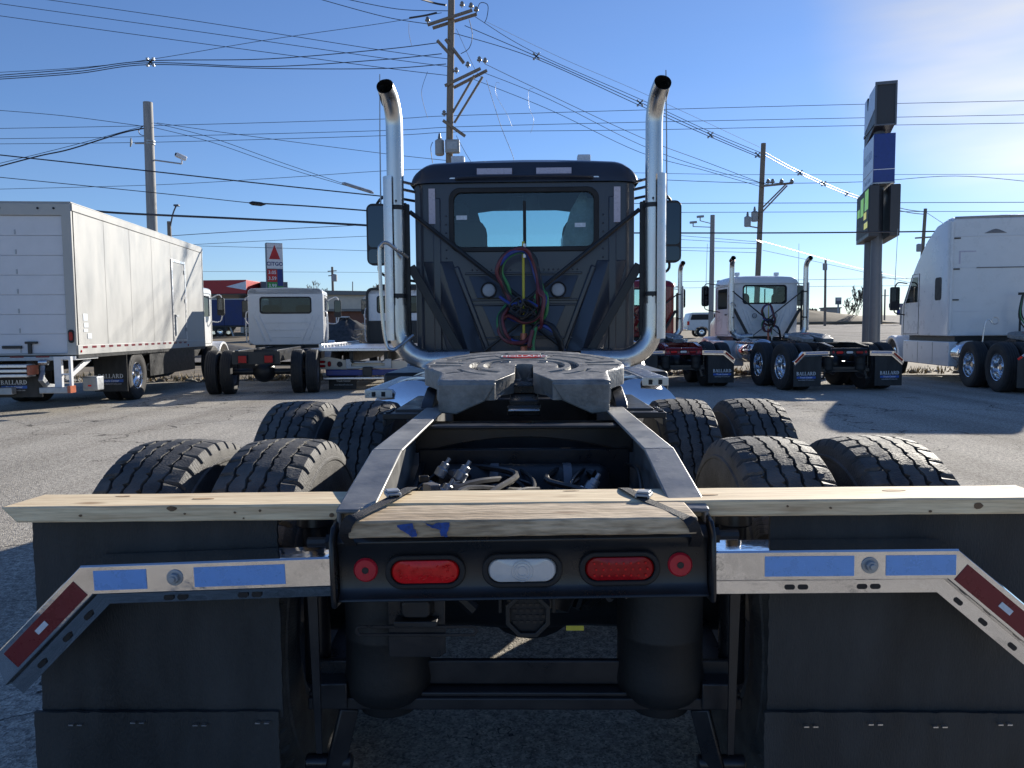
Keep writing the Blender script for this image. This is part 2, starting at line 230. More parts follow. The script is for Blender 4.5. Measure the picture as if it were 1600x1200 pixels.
# ------------------------------------------------------------------ mesh builder
class MB:
    def __init__(s): s.v = []; s.f = []
    def add(s, vs, fs):
        o = len(s.v); s.v += [Vector(p) for p in vs]; s.f += [tuple(i + o for i in f) for f in fs]; return s
    def bb(s, x0, x1, y0, y1, z0, z1):
        return s.add([(x0, y0, z0), (x1, y0, z0), (x1, y1, z0), (x0, y1, z0), (x0, y0, z1), (x1, y0, z1), (x1, y1, z1), (x0, y1, z1)],
                     [(3, 2, 1, 0), (4, 5, 6, 7), (0, 1, 5, 4), (1, 2, 6, 5), (2, 3, 7, 6), (3, 0, 4, 7)])
    def box(s, c, d, R=None):
        q = MB().bb(-d[0] / 2, d[0] / 2, -d[1] / 2, d[1] / 2, -d[2] / 2, d[2] / 2)
        R = R or Matrix.Identity(3)
        return s.add([R @ v + Vector(c) for v in q.v], q.f)
    def beam(s, a, b, w, h, up=(0, 0, 1)):
        a, b = Vector(a), Vector(b); z = (b - a); l = z.length; z.normalize(); x = Vector(up).cross(z)
        if x.length < 1e-4: x = Vector((1, 0, 0)).cross(z)
        x.normalize(); y = z.cross(x)
        return s.box((a + b) / 2, (w, h, l), Matrix((x, y, z)).transposed())
    def cyl(s, a, b, r, r2=None, n=14, cap=True): return s.tube([a, b], [r, r if r2 is None else r2], n, cap)
    def tube(s, pts, r, n=8, cap=True, closed=False):
        pts = [Vector(p) for p in pts]; m = len(pts)
        rs = r if isinstance(r, (list, tuple)) else [r] * m
        vs = []; u = None
        for i, p in enumerate(pts):
            if closed: t = pts[(i + 1) % m] - pts[i - 1]
            else: t = pts[min(i + 1, m - 1)] - pts[max(i - 1, 0)]
            t.normalize()
            if u is None:
                u = t.orthogonal().normalized()
            else:
                u = u - t * u.dot(t)
                u = u.normalized() if u.length > 1e-5 else t.orthogonal().normalized()
            w_ = t.cross(u)
            vs += [p + (u * cos(2 * pi * k / n) + w_ * sin(2 * pi * k / n)) * rs[i] for k in range(n)]
        fs = []
        for i in range(m if closed else m - 1):
            j = (i + 1) % m
            for k in range(n): fs.append((i * n + k, i * n + (k + 1) % n, j * n + (k + 1) % n, j * n + k))
        if cap and not closed:
            fs.append(tuple(reversed(range(n)))); fs.append(tuple((m - 1) * n + k for k in range(n)))
        return s.add(vs, fs)
    def lathe(s, prof, c, ax, n=24, cap0=True, cap1=True):   # prof: (r, h) along axis
        ax = Vector(ax).normalized(); u = ax.orthogonal().normalized(); w_ = ax.cross(u); c = Vector(c); vs = []; fs = []
        for r, h in prof: vs += [c + ax * h + (u * cos(2 * pi * k / n) + w_ * sin(2 * pi * k / n)) * r for k in range(n)]
        for i in range(len(prof) - 1):
            for k in range(n): fs.append((i * n + k, i * n + (k + 1) % n, (i + 1) * n + (k + 1) % n, (i + 1) * n + k))
        if cap0: fs.append(tuple(reversed(range(n))))
        if cap1: fs.append(tuple((len(prof) - 1) * n + k for k in range(n)))
        return s.add(vs, fs)
    def prism(s, poly, f, a, b):    # poly of 2d pts; f(u,v,w)->3d ; from w=a to w=b
        n = len(poly)
        return s.add([f(u, v, a) for u, v in poly] + [f(u, v, b) for u, v in poly],
                     [tuple(reversed(range(n))), tuple(range(n, 2 * n))] + [(i, (i + 1) % n, n + (i + 1) % n, n + i) for i in range(n)])
    def ring(s, outer, inner, f, a, b):   # wall with a hole: same count loops
        n = len(outer); vs = []
        for w_ in (a, b):
            vs += [f(u, v, w_) for u, v in outer]; vs += [f(u, v, w_) for u, v in inner]
        fs = []
        for i in range(n):
            j = (i + 1) % n
            fs += [(i, n + i, n + j, j), (2 * n + i, 2 * n + j, 3 * n + j, 3 * n + i), (i, j, 2 * n + j, 2 * n + i), (n + j, n + i, 3 * n + i, 3 * n + j)]
        return s.add(vs, fs)
    def loft(s, loops, cap=True, closed=True):
        n = len(loops[0]); vs = [p for l in loops for p in l]; fs = []
        for i in range(len(loops) - 1):
            for k in range(n if closed else n - 1): fs.append((i * n + k, i * n + (k + 1) % n, (i + 1) * n + (k + 1) % n, (i + 1) * n + k))
        if cap: fs += [tuple(reversed(range(n))), tuple((len(loops) - 1) * n + k for k in range(n))]
        return s.add(vs, fs)
    def rot(s, ang, axis, c=(0, 0, 0)):
        R = Matrix.Rotation(ang, 3, axis); c = Vector(c); s.v = [R @ (v - c) + c for v in s.v]; return s
    def move(s, d): d = Vector(d); s.v = [v + d for v in s.v]; return s
    def mirx(s):
        s.v = [Vector((-v.x, v.y, v.z)) for v in s.v]; s.f = [tuple(reversed(f)) for f in s.f]; return s
    def mesh(s, name, m, smooth=True, ang=38):
        me = bpy.data.meshes.new(name); me.from_pydata(s.v, [], s.f)
        bm = bmesh.new(); bm.from_mesh(me); bmesh.ops.recalc_face_normals(bm, faces=bm.faces); bm.to_mesh(me); bm.free()
        if m: me.materials.append(m)
        if smooth:
            me.polygons.foreach_set("use_smooth", [True] * len(me.polygons)); me.set_sharp_from_angle(angle=radians(ang))
        return me
    def build(s, name, m, parent=None, bevel=0, smooth=True, seg=2, ang=38, loc=None):
        if loc is not None: s.move(-Vector(loc))
        o = bpy.data.objects.new(name, s.mesh(name, m, smooth, ang)); COL.objects.link(o)
        if parent is not None: o.parent = parent
        if loc is not None: o.location = loc
        if bevel:
            b = o.modifiers.new("bevel", 'BEVEL'); b.width = bevel; b.segments = seg; b.limit_method = 'ANGLE'; b.angle_limit = radians(40); b.harden_normals = False
        return o
def tag(o, label=None, cat=None, group=None, kind=None):
    for k, v in (('label', label), ('category', cat), ('group', group), ('kind', kind)):
        if v: o[k] = v
    return o
def empty(name, loc, rz, label, cat, group=None):
    o = bpy.data.objects.new(name, None); COL.objects.link(o); o.location = loc; o.rotation_euler = (0, 0, rz); o.empty_display_size = .3
    return tag(o, label, cat, group)
def inst(name, me, parent, loc, rot=(0, 0, 0), sc=(1, 1, 1)):
    o = bpy.data.objects.new(name, me); COL.objects.link(o); o.parent = parent; o.location = loc; o.rotation_euler = rot; o.scale = sc; return o
def rr(x0, x1, z0, z1, r, n=5):     # rounded rectangle loop
    out = []
    for cx, cz, a0 in ((x1 - r, z1 - r, 0), (x0 + r, z1 - r, pi / 2), (x0 + r, z0 + r, pi), (x1 - r, z0 + r, 1.5 * pi)):
        for k in range(n + 1):
            a = a0 + pi / 2 * k / n; out.append((cx + r * cos(a), cz + r * sin(a)))
    return out
XZ = lambda u, v, w_: (u, w_, v)
YZ = lambda u, v, w_: (w_, u, v)
XY = lambda u, v, w_: (u, v, w_)
def smoothpath(pts, n=6):
    pts = [Vector(p) for p in pts]; out = []
    for i in range(len(pts) - 1):
        p0, p1, p2, p3 = pts[max(i - 1, 0)], pts[i], pts[i + 1], pts[min(i + 2, len(pts) - 1)]
        for k in range(n):
            t = k / n; out.append(.5 * ((2 * p1) + (p2 - p0) * t + (2 * p0 - 5 * p1 + 4 * p2 - p3) * t * t + (3 * p1 - p0 - 3 * p2 + p3) * t ** 3))
    out.append(pts[-1]); return out
def text(s, size, m, parent, M4, name="lettering", bold=.012, align='CENTER', sx=1.0):
    cu = bpy.data.curves.new(name, 'FONT'); cu.body = s; cu.size = size; cu.align_x = align; cu.align_y = 'CENTER'; cu.offset = bold * size; cu.extrude = .0008; cu.resolution_u = 3
    t = bpy.data.objects.new("tmp", cu); COL.objects.link(t); bpy.context.view_layer.update()
    me = bpy.data.meshes.new_from_object(t.evaluated_get(bpy.context.evaluated_depsgraph_get())); bpy.data.objects.remove(t); bpy.data.curves.remove(cu)
    me.name = name; me.transform(M4 @ Matrix.Diagonal((sx, 1, 1, 1))); me.materials.clear(); me.materials.append(m)
    o = bpy.data.objects.new(name, me); COL.objects.link(o); o.parent = parent; return o
FACE_BACK = Matrix.Rotation(pi / 2, 4, 'X')       # text facing -y
def serif_ballard(h, M4, m, parent, name="lettering"):
    mb = MB(); x = 0.0; d = .002 / max(h, 1e-6)
    def rect(x0, x1, y0, y1): mb.bb(x0, x1, y0, y1, 0, d)
    def slant(xa, ya, xb, yb, w_): mb.prism([(xa - w_ / 2, ya), (xa + w_ / 2, ya), (xb + w_ / 2, yb), (xb - w_ / 2, yb)], XY, 0, d)
    def bowl(cx, cy, rx, ry, t):
        n = 8; o = [(cx + rx * sin(pi * k / n), cy + ry * cos(pi * k / n)) for k in range(n + 1)]; i = [(cx + (rx - t) * sin(pi * k / n), cy + (ry - t * .55) * cos(pi * k / n)) for k in range(n + 1)]
        for k in range(n): mb.prism([o[k], o[k + 1], i[k + 1], i[k]], XY, 0, d)
    for ch in "BALLARD":
        if ch == 'A':
            slant(x + .1, 0, x + .4, 1, .09); slant(x + .72, 0, x + .42, 1, .18); rect(x + .22, x + .6, .3, .37); rect(x, x + .26, 0, .06); rect(x + .54, x + .88, 0, .06); x += .93
        else:
            rect(x + .08, x + .26, 0, 1); rect(x, x + .34, 0, .06); rect(x, x + .34, .94, 1)
            if ch == 'L': rect(x + .26, x + .64, 0, .07); rect(x + .57, x + .64, .07, .28); x += .72
            elif ch == 'D': bowl(x + .3, .5, .5, .5, .19); x += .9
            elif ch == 'B': bowl(x + .3, .74, .34, .26, .16); bowl(x + .3, .26, .4, .27, .17); x += .8
            elif ch == 'R': bowl(x + .3, .74, .36, .26, .17); slant(x + .72, 0, x + .42, .5, .19); rect(x + .62, x + .86, 0, .06); x += .9
    mb.v = [Vector(((v.x - x / 2) * h * .98, (v.y - .5) * h, v.z * h)) for v in mb.v]
    mb.v = [M4 @ v for v in mb.v]
    return mb.build(name, m, parent, smooth=False)
# ------------------------------------------------------------------ shared wheel meshes
def tyre_mesh(hi=True, name="tyre", R=.53, W=.122):
    npitch = 46 if hi else 1; seg = 8 if hi else 56; N = npitch * seg; k = R / .525
    def tri(i): return sin(2 * pi * i / 8.0)
    side = [(-.105, .285), (-.128, .32), (-.140, .40), (-.1365, .452), (-.1395, .456), (-.139, .463), (-.134, .467), (-.130, .492)]
    vs = []; ncol = None
    for i in range(N):
        cols = [(x, r * k) for x, r in side]
        lug = hi and (i % 8 == 0); lug2 = hi and (i % 8 == 4)
        def crown(x): return R - .010 * (x / W) ** 2
        cols.append((-W - (.002 if not lug else -.016), crown(W) - (.010 if not lug else .018)))
        cols.append((-W + (.006 if not lug else .02), crown(W) - (.0 if not lug else .016)))
        for j, g in enumerate((-.072, -.024, .024, .072)):
            z = g + (.0034 * tri(i + 3 * j) if hi else 0); hw = .0042; L = z - hw; Rr = z + hw
            if hi and i % 8 == (1 + 3 * j) % 8: Rr += .0125
            if hi and i % 8 == (5 + 3 * j) % 8: L -= .004
            cols += [(L, crown(g)), (L + .002, R - .017), (Rr - .002, R - .017), (Rr, crown(g))]
        cols.append((W - (.006 if not lug2 else .02), crown(W) - (.0 if not lug2 else .016)))
        cols.append((W + (.002 if not lug2 else -.016), crown(W) - (.010 if not lug2 else .018)))
        cols += [(-x, r * k) for x, r in reversed(side)]
        ncol = len(cols); a = 2 * pi * i / N
        vs += [(x, r * cos(a), r * sin(a)) for x, r in cols]
    fs = []
    for i in range(N):
        j = (i + 1) % N
        for c in range(ncol - 1): fs.append((i * ncol + c, j * ncol + c, j * ncol + c + 1, i * ncol + c + 1))
    return MB().add(vs, fs).mesh(name, K['tyre'] if hi else K['tyre2'], True, 32)
def rim_mesh(m, dish=True):      # +x is the outside face
    mb = MB()
    prof = [(.287, -.11), (.292, .105), (.284, .118), (.272, .11), (.262, .06), (.255, -.02), (.215, -.055), (.17, -.062), (.15, -.06), (.11, -.02), (.085, .03), (.06, .045), (.001, .046)] if dish else \
           [(.287, -.11), (.29, .105), (.282, .115), (.27, .1), (.26, .085), (.2, .1), (.17, .098), (.14, .06), (.1, .05), (.001, .05)]
    mb.lathe(prof, (0, 0, 0), (1, 0, 0), 32, True, False)
    for k in range(10):
        a = 2 * pi * k / 10; x0 = -.06 if dish else .095
        mb.cyl((x0, .19 * cos(a), .19 * sin(a)), (x0 + .04, .19 * cos(a), .19 * sin(a)), .014, n=6)
    return mb.mesh("wheel", m, True, 30)
def holes_mesh():
    mb = MB()
    for k in range(10):
        a = 2 * pi * (k + .5) / 10; mb.cyl((-.04, .232 * cos(a), .232 * sin(a)), (-.033, .232 * cos(a), .232 * sin(a)), .016, n=8)
    return mb.mesh("hand_hole", K['gasket'], False)
T_HI = tyre_mesh(True); T_LO = tyre_mesh(False, "tyre")
RIM_ALU = rim_mesh(K['rim']); RIM_STEEL = rim_mesh(K['steelrim']); RIM_FRONT = rim_mesh(K['rim'], False); HOLES = holes_mesh()
def wheel(root, x, y, z=.525, out=1, tyre=None, rim=None, sc=1.0, holes=True, a=0.0):
    """out: +1 outside face to +x, -1 to -x"""
    wv = inst("wheel", rim or RIM_ALU, root, (x, y, z), (0, 0, 0 if out > 0 else pi), (sc, sc, sc))
    t = inst("tyre", tyre or T_LO, wv, (0, 0, 0), (a, 0, 0))
    if holes: inst("hand_hole", HOLES, wv, (0, 0, 0))
    return wv

# ------------------------------------------------------------------ day-cab tractor
def lamp_oval(root, cx, cz, y, m, w_=.158, h=.055, g=True):
    b = MB(); b.ring(rr(cx - w_ / 2 - .013, cx + w_ / 2 + .013, cz - h / 2 - .012, cz + h / 2 + .012, h / 2 + .011, 8), rr(cx - w_ / 2, cx + w_ / 2, cz - h / 2, cz + h / 2, h / 2 - .001, 8), XZ, y - .012, y + .004)
    L = MB(); loops = []
    for s_, d in ((1, 0), (.985, -.008), (.93, -.013), (.6, -.016), (.2, -.017)):
        loops.append([(p[0], y + .002 + d, p[1]) for p in rr(cx - w_ / 2 * s_, cx + w_ / 2 * s_, cz - h / 2 * s_, cz + h / 2 * s_, (h / 2 - .0012) * s_, 8)])
    L.loft(loops)
    if g:
        gr = b.build("lamp_grommet", K['gasket'], root, .003); L.build("lamp_lens", m, gr); return gr
    return L.build("lamp_lens", m, root)
def bar_sweep(path, prof):   # path in xz, prof list of (down, y)
    n = len(path); out = []
    def nrm(a, b):
        d = Vector((b[0] - a[0], b[1] - a[1])).normalized(); q = Vector((d.y, -d.x)); return q if q.y < 0 or (abs(q.y) < .01) else -q
    ns = [nrm(path[i], path[i + 1]) for i in range(n - 1)]
    loops = []
    for i, p in enumerate(path):
        if i == 0: m_ = ns[0]
        elif i == n - 1: m_ = ns[-1]; e_ = (Vector(path[-1]) - Vector(path[-2])).normalized(); m_ = m_ + e_ * .5
        else: q = (ns[i - 1] + ns[i]).normalized(); m_ = q / q.dot(ns[i])
        loops.append([(p[0] + m_.x * d, y, p[1] + m_.y * d) for d, y in prof])
    return loops
def flap_mesh(x0, x1, z0, z1, y, th=.01, jag=.004, seed=1, nx=14, nz=12, curl=.008):
    r_ = random.Random(seed); mb = MB(); g = []
    for j in range(nz + 1):
        row = []
        for i in range(nx + 1):
            x = x0 + (x1 - x0) * i / nx; z = z0 + (z1 - z0) * j / nz
            if i in (0, nx): x += r_.uniform(-jag, jag)
            if j in (0, nz): z += r_.uniform(-jag, jag)
            yy = y + curl * noise.noise((x * 2.2 + seed, z * 2.2, seed * 3.1))
            row.append((x, yy, z))
        g.append(row)
    vs = [p for r in g for p in r] + [(p[0], p[1] + th, p[2]) for r in g for p in r]; M_ = (nx + 1) * (nz + 1); fs = []
    I = lambda i, j: j * (nx + 1) + i
    for j in range(nz):
        for i in range(nx):
            fs.append((I(i, j), I(i + 1, j), I(i + 1, j + 1), I(i, j + 1))); fs.append((M_ + I(i, j), M_ + I(i, j + 1), M_ + I(i + 1, j + 1), M_ + I(i + 1, j)))
    for i in range(nx): fs += [(I(i, 0), M_ + I(i, 0), M_ + I(i + 1, 0), I(i + 1, 0)), (I(i, nz), I(i + 1, nz), M_ + I(i + 1, nz), M_ + I(i, nz))]
    for j in range(nz): fs += [(I(0, j), I(0, j + 1), M_ + I(0, j + 1), M_ + I(0, j)), (I(nx, j), M_ + I(nx, j), M_ + I(nx, j + 1), I(nx, j + 1))]
    return mb.add(vs, fs)

def fifth_wheel(root, yc, zc, tilt, hero=True):
    """top plate built on a polar grid so the grease grooves are real recesses"""
    outline = []
    for k in range(0, 61):
        a = radians(-14 + 208 * k / 60); outline.append((.472 * cos(a), .06 + .472 * sin(a)))
    outline += [(-.37, -.2), (-.362, -.43), (.362, -.43), (.37, -.2)]
    def Rb(a):
        d = Vector((cos(a), sin(a))); best = 9
        for i in range(len(outline)):
            p = Vector(outline[i]); q = Vector(outline[(i + 1) % len(outline)]); e = q - p; den = d.x * e.y - d.y * e.x
            if abs(den) < 1e-9: continue
            t = (p.x * e.y - p.y * e.x) / den; u = (p.x * d.y - p.y * d.x) / den
            if t > 0 and -1e-6 <= u <= 1 + 1e-6: best = min(best, t)
        return best
    half = radians(5.6); A0, A1 = -pi / 2 + half, 1.5 * pi - half; NA = 220
    grooves = [(.160, .192, -30, 210), (.220, .258, -62, 242), (.343, .366, 22, 66), (.343, .366, 114, 158), (.385, .403, 72, 108), (.312, .333, -58, -22), (.312, .333, 202, 238), (.428, .445, 25, 155)]
    rads = [(.30, .445, 9, 14.5), (.30, .445, -4, 1.5), (.30, .445, 165.5, 171), (.30, .445, 178.5, 184), (.247, .345, 64, 66.5), (.247, .345, 113.5, 116), (.247, .33, 14, 16), (.247, .33, 164, 166), (.33, .42, -36, -33), (.33, .42, 213, 216), (.398, .425, 76, 78), (.398, .425, 102, 104)]
    SW = lambda r: .042 if r < .23 else .042 + .074 * (r - .23) / .2
    def clampa(r, a):
        al = math.asin(min(1, SW(r) / max(r, .0421)))
        return max(-pi / 2 + al, min(1.5 * pi - al, a))
    rset = sorted(set([.0422, .05, .065, .08, .10, .115, .15, .23, .25, .31, .39, .43, .13, .19, .21, .27, .29, .37, .41, .45, .47, .49, .52, .56, .6] + [x for g in grooves + rads for e in g[:2] for x in (e - .0012, e + .0012)]))
    aset = sorted(set([round(A0 + (A1 - A0) * k / NA, 5) for k in range(NA + 1)] + [round(radians(x) + e, 5) for g in grooves + rads for x in g[2:] for e in (-.003, .003)]))
    aset = [a for a in aset if A0 - 1e-6 <= a <= A1 + 1e-6]
    def depth(r, a):
        ad = math.degrees(a)
        for g in grooves + rads:
            if g[0] < r < g[1] and g[2] < ad < g[3]: return -.012
        if r < .14 and False: return .002
        return 0.0
    mb = MB(); idx = {}; vs = []; fs = []; na = len(aset); nr = len(rset)
    for i, a in enumerate(aset):
        rb = Rb(a)
        for j, r in enumerate(rset):
            q = min(r, rb); a_ = clampa(q, a)
            z = depth(q, a) if (q < rb - .004 and abs(a_ - a) < 1e-6) else 0.0
            if r >= rb: z -= 0.004
            vs.append((q * cos(a_), q * sin(a_), z))
        a = clampa(rb, a)
        vs.append((rb * cos(a) * 1.008, rb * sin(a) * 1.008, -.012)); vs.append((rb * cos(a) * 1.008, rb * sin(a) * 1.008, -.085)); vs.append((.0422 * cos(a), .0422 * sin(a), -.06))
    st = nr + 3
    for i in range(na - 1):
        for j in range(st - 1): fs.append((i * st + j, (i + 1) * st + j, (i + 1) * st + j + 1, i * st + j + 1))
        fs.append((i * st + st - 1, (i + 1) * st + st - 1, (i + 1) * st, i * st))
    bm = bmesh.new(); mb.add(vs, fs); low = set(i for i, v in enumerate(vs) if -.0125 < v[2] < -.0105)
    def place(m_): return m_.rot(tilt, 'X').move((0, yc, zc))
    top = place(mb).build("fifth_wheel", K['cast'], root, ang=30)
    me = top.data; me.materials.append(K['grease'])
    for p_ in me.polygons:
        if sum(1 for q in p_.vertices if q in low) >= 3: p_.material_index = 1
    bm.free(); bm = bmesh.new(); bm.from_mesh(me); bmesh.ops.remove_doubles(bm, verts=bm.verts, dist=1e-6); bmesh.ops.recalc_face_normals(bm, faces=bm.faces); bm.to_mesh(me); bm.free()
    for s_ in (-1, 1):
        sk = MB(); poly = [(.116, -.012), (.36, -.012), (.358, -.136), (.285, -.142), (.162, -.086)]
        sk.prism(poly, lambda u, v, w_: (u * s_, w_, v), -.447, -.417)
        place(sk).build("ramp_skirt", K['cast'], top, .006)
    path = [(-SW(r), -r) for r in (.43, .38, .33, .28, .23, .17, .11, .06)] + [(.042 * cos(t), .042 * sin(t)) for t in [pi - pi * k / 10 for k in range(11)]] + [(SW(r), -r) for r in (.06, .11, .17, .23, .28, .33, .38, .43)]
    lp = []
    for x, y in path:
        r = max(0, -y); fl = .055 * max(0, (r - .2) / .23); sg = 1 if x > 0 else -1; d = Vector((x, y if y > 0 else 0)); d = d.normalized() if d.length > 1e-6 else Vector((0, 1))
        lp.append([(x, y, -.0015), (x + d.x * .014, y + d.y * .014, -.0015), (x + d.x * (.014 + fl), y + d.y * .014, -.098 + .02 * max(0, (r - .2) / .23)), (x + d.x * fl, y, -.098 + .02 * max(0, (r - .2) / .23))])
    place(MB().loft(lp)).build("throat_wall", K['cast'], top, .002)
    lock = MB(); lock.bb(-.062, .062, -.36, -.02, -.125, -.1); lock.bb(-.055, .055, -.2, -.03, -.1, -.062); lock.bb(-.07, .07, -.40, -.36, -.16, -.118)
    place(lock).build("lock_jaw", K['grease'], top, .004)
    lip = MB(); lip.bb(-.066, .066, -.432, -.404, -.135, -.126)
    place(lip).build("guide_plate", K['alu'], top, .003)
    pb = MB(); n = 28; pb.prism([(.115 * cos(2 * pi * k / n), .29 + .05 * sin(2 * pi * k / n)) for k in range(n)], XY, -.001, .0028)
    plt = place(pb).build("name_plate", K['signred'], top)
    M4 = Matrix.Translation((0, yc, zc)) @ Matrix.Rotation(tilt, 4, 'X') @ Matrix.Translation((0, .29, .003))
    if hero: text("HOLLAND", .07, K['textwhite'], plt, M4, sx=.72, bold=.02)
    for x in (-.09, .09):
        e = MB(); e.tube([(x + .022 * cos(2 * pi * k / 14), .1 + .022 * sin(2 * pi * k / 14), .001) for k in range(14)], .0022, 5, closed=True); place(e).build("lube_ring", K['cast'], top)
    for s_ in (-1, 1):
        br = MB(); br.prism([(-.30, -.165), (-.26, -.14), (-.08, -.09), (.12, -.09), (.3, -.13), (.34, -.165)], lambda u, v, w_: (w_, u, v), s_ * .40, s_ * .455)
        br.bb(*sorted((s_ * .36, s_ * .56)), -.34, .36, -.19, -.165)
        br.move((0, yc + .02, zc - .01)).build("mount_bracket", K['frame'], top, .004)
        bx = MB(); bx.bb(*sorted((s_ * .45, s_ * .60)), -.42, -.2, -.20, -.175); bx.bb(*sorted((s_ * .585, s_ * .60)), -.42, -.2, -.23, -.2)
        for q in range(4): bx.bb(*sorted((s_ * .57, s_ * .592)), -.40 + q * .05, -.38 + q * .05, -.175, -.168)
        bx.move((0, yc + .02, zc - .01)).build("slide_bracket", K['frame'], top, .003)
    return top

def tractor(name, label, cat, loc, rz, paint, hero=False, flaptext=True, frame=None, sink=0.0):
    root = empty(name, loc, rz, label, cat, "semi tractors parked in the lot" if not hero else None)
    fr = frame or K['frame']; B = root
    # rails
    for s_ in (-1, 1):
        m = MB(); poly = [(.02, .985), (.45, 1.058), (7.2, 1.058), (7.2, .79), (.35, .79), (.02, .835)]
        m.prism(poly, YZ, s_ * .42, s_ * .43)
        fl = MB(); x0, x1 = sorted((s_ * .345, s_ * .432))
        for za, zb in ((.986, 1.06), ):
            fl.prism([(.02, .986), (.45, 1.06), (.45, 1.050), (.02, .976)], YZ, x0, x1)
            fl.prism([(.4502, 1.06), (7.2, 1.06), (7.2, 1.05), (.4502, 1.05)], YZ, x0, x1)
        m.v += []; o = len(m.v); m.add(fl.v, fl.f); m.bb(x0, x1, .4, 7.2, .781, .79)
        m.build("frame_rail", K['rail'] if hero else fr, root, .004)
    cm = MB(); n = 16
    arch = [(-.415, 1.03), (.415, 1.03)] + [(.415 - .83 * k / n, .93 + .06 * sin(pi * k / n)) for k in range(n + 1)]
    cm.prism(arch, XZ, 1.18, 1.20); cm.bb(-.415, .415, 1.12, 1.2, 1.03, 1.042)
    cm.build("crossmember", fr, root, .004)
    for y in (1.55, 2.7, 3.9): MB().bb(-.415, .415, y, y + .09, .82, 1.0).build("crossmember", fr, root, .006)
    dk = MB(); dk.bb(-.41, .41, 1.3, 2.6, .86, .872); dk.build("mounting_plate", K['black'], root)
    # tail panel and lamps, drawn at a slight lean as the chassis twists
    lean = radians(-.9) if hero else 0; C = (0, 0, .86)
    tp = fr if not hero else K['tailpaint']
    pr = [(.10, .948), (.012, .948), (-.002, .94), (-.012, .922), (-.006, .905), (0, .89), (0, .815), (-.006, .802), (-.02, .792), (-.02, .786), (.0, .788), (.012, .8), (.012, .9), (.02, .936), (.10, .938)]
    t = MB(); t.loft([[(x, y, z) for y, z in pr] for x in (-.424, .424)]); t.rot(lean, 'Y', C); tail = t.build("tail_panel", tp, root, .003, ang=50)
    for s_ in (-1, 1):
        e = MB(); e.prism([(-.035, .80), (-.03, .775), (.02, .77), (.13, .80), (.13, .965), (.05, .972), (-.012, .96), (-.035, .93)], YZ, s_ * .424, s_ * .436); e.rot(lean, 'Y', C)
        ep = e.build("end_plate", tp, tail, .005)
        b = MB(); b.cyl((s_ * .42, .03, .915), (s_ * .50, .03, .915), .012, n=8); b.cyl((s_ * .436, .03, .915), (s_ * .455, .03, .915), .02, n=6); b.rot(lean, 'Y', C).build("hanger_bolt", K['black'], ep)
    lz = .852
    parts = [lamp_oval(tail, -.222, lz, 0, K['lensred'], g=True), lamp_oval(tail, 0, lz, 0, K['lensclear']), lamp_oval(tail, .222, lz, 0, K['lensdark'])]
    if hero:
        dd = MB()
        for j in range(3):
            for i in range(8): dd.cyl((.222 - .058 + i * .0166 + (j % 2) * .004, -.0146, lz - .014 + j * .014), (.222 - .058 + i * .0166 + (j % 2) * .004, -.0162, lz - .014 + j * .014), .0028, n=6)
        d3 = MB(); r6 = random.Random(4)
        for j in range(34):
            x, z = -.222 + r6.uniform(-.064, .064), lz + r6.uniform(-.019, .019); d3.lathe([(.0034, 0), (.002, -.0014)], (x, -.0142, z), (0, 1, 0), 6, True, True)
        tag(d3.build("lens_facets", K['lensred'], parts[0]), kind="stuff")
        q = dd.build("led_dots", K['lensred'], parts[2]); tag(q, kind="stuff")
        for k, r_ in enumerate((.011, .018, .024)):
            MB().tube([(r_ * cos(2 * pi * a / 26), -.0152, lz + r_ * sin(2 * pi * a / 26)) for a in range(26)], .0011, 5, closed=True).build("lens_ring", K['lensclear'], parts[1])
    for s_ in (-1, 1):
        d = MB(); d.lathe([(.028, .004), (.028, -.003), (.024, -.008), (.008, -.008), (.007, -.004)], (s_ * .36, 0, lz + .005), (0, 1, 0), 26, True, True)
        q = d.build("round_lamp", K['rounded'], tail); parts.append(q)
        e = MB(); e.cyl((s_ * .36, -.0075, lz + .005), (s_ * .36, -.009, lz + .005), .0075, n=14); e.build("lamp_centre", K['black'], q)
    if lean:
        Rm = Matrix.Translation(C) @ Matrix.Rotation(lean, 4, 'Y') @ Matrix.Translation(-Vector(C))
        for q in parts:
            q.data.transform(Rm)
            for c in [o for o in bpy.data.objects if o.parent == q]: c.data.transform(Rm)
    # mud flap hangers, tape, flaps
    for s_ in (-1, 1):
        zc = .885 if not hero else (.893 if s_ > 0 else .882); z1 = zc - .012 if not hero else (.897 if s_ > 0 else .862)
        xi, xo = s_ * .438, s_ * (1.024 if s_ < 0 else .988)
        ang = radians(45 if s_ < 0 else 40); Lg = .30
        path = [(xi, zc), (xo, z1), (xo + s_ * Lg * cos(ang), z1 - Lg * sin(ang))]
        lt = .022 if s_ < 0 else .0
        prof = [(.002, .098), (0, .012), (.0, .0), (.003, -.006), (.066, -.006), (.069, -.002), (.072, .012), (.075, .014), (.105, .014 + lt), (.105, .018 + lt), (.071, .018), (.066, -.001), (.004, -.001), (.003, .098)]
        bar = MB().loft(bar_sweep(path, prof)).build("flap_hanger", K['chrome'], root, .0015, ang=25)
        def along(seg, t): a, b = path[seg], path[seg + 1]; return Vector((a[0] + (b[0] - a[0]) * t, a[1] + (b[1] - a[1]) * t))
        def tape(seg, t0, t1, d0, d1, m, nm, y=-.0075):
            a, b = along(seg, t0), along(seg, t1); dd = (b - a).normalized(); nn = Vector((dd.y, -dd.x)); nn = nn if nn.y < 0 else -nn
            pts = [a + nn * d0, b + nn * d0, b + nn * d1, a + nn * d1]
            return MB().prism([(p.x, p.y) for p in pts], XZ, y, y + .001).build(nm, m, bar, smooth=False)
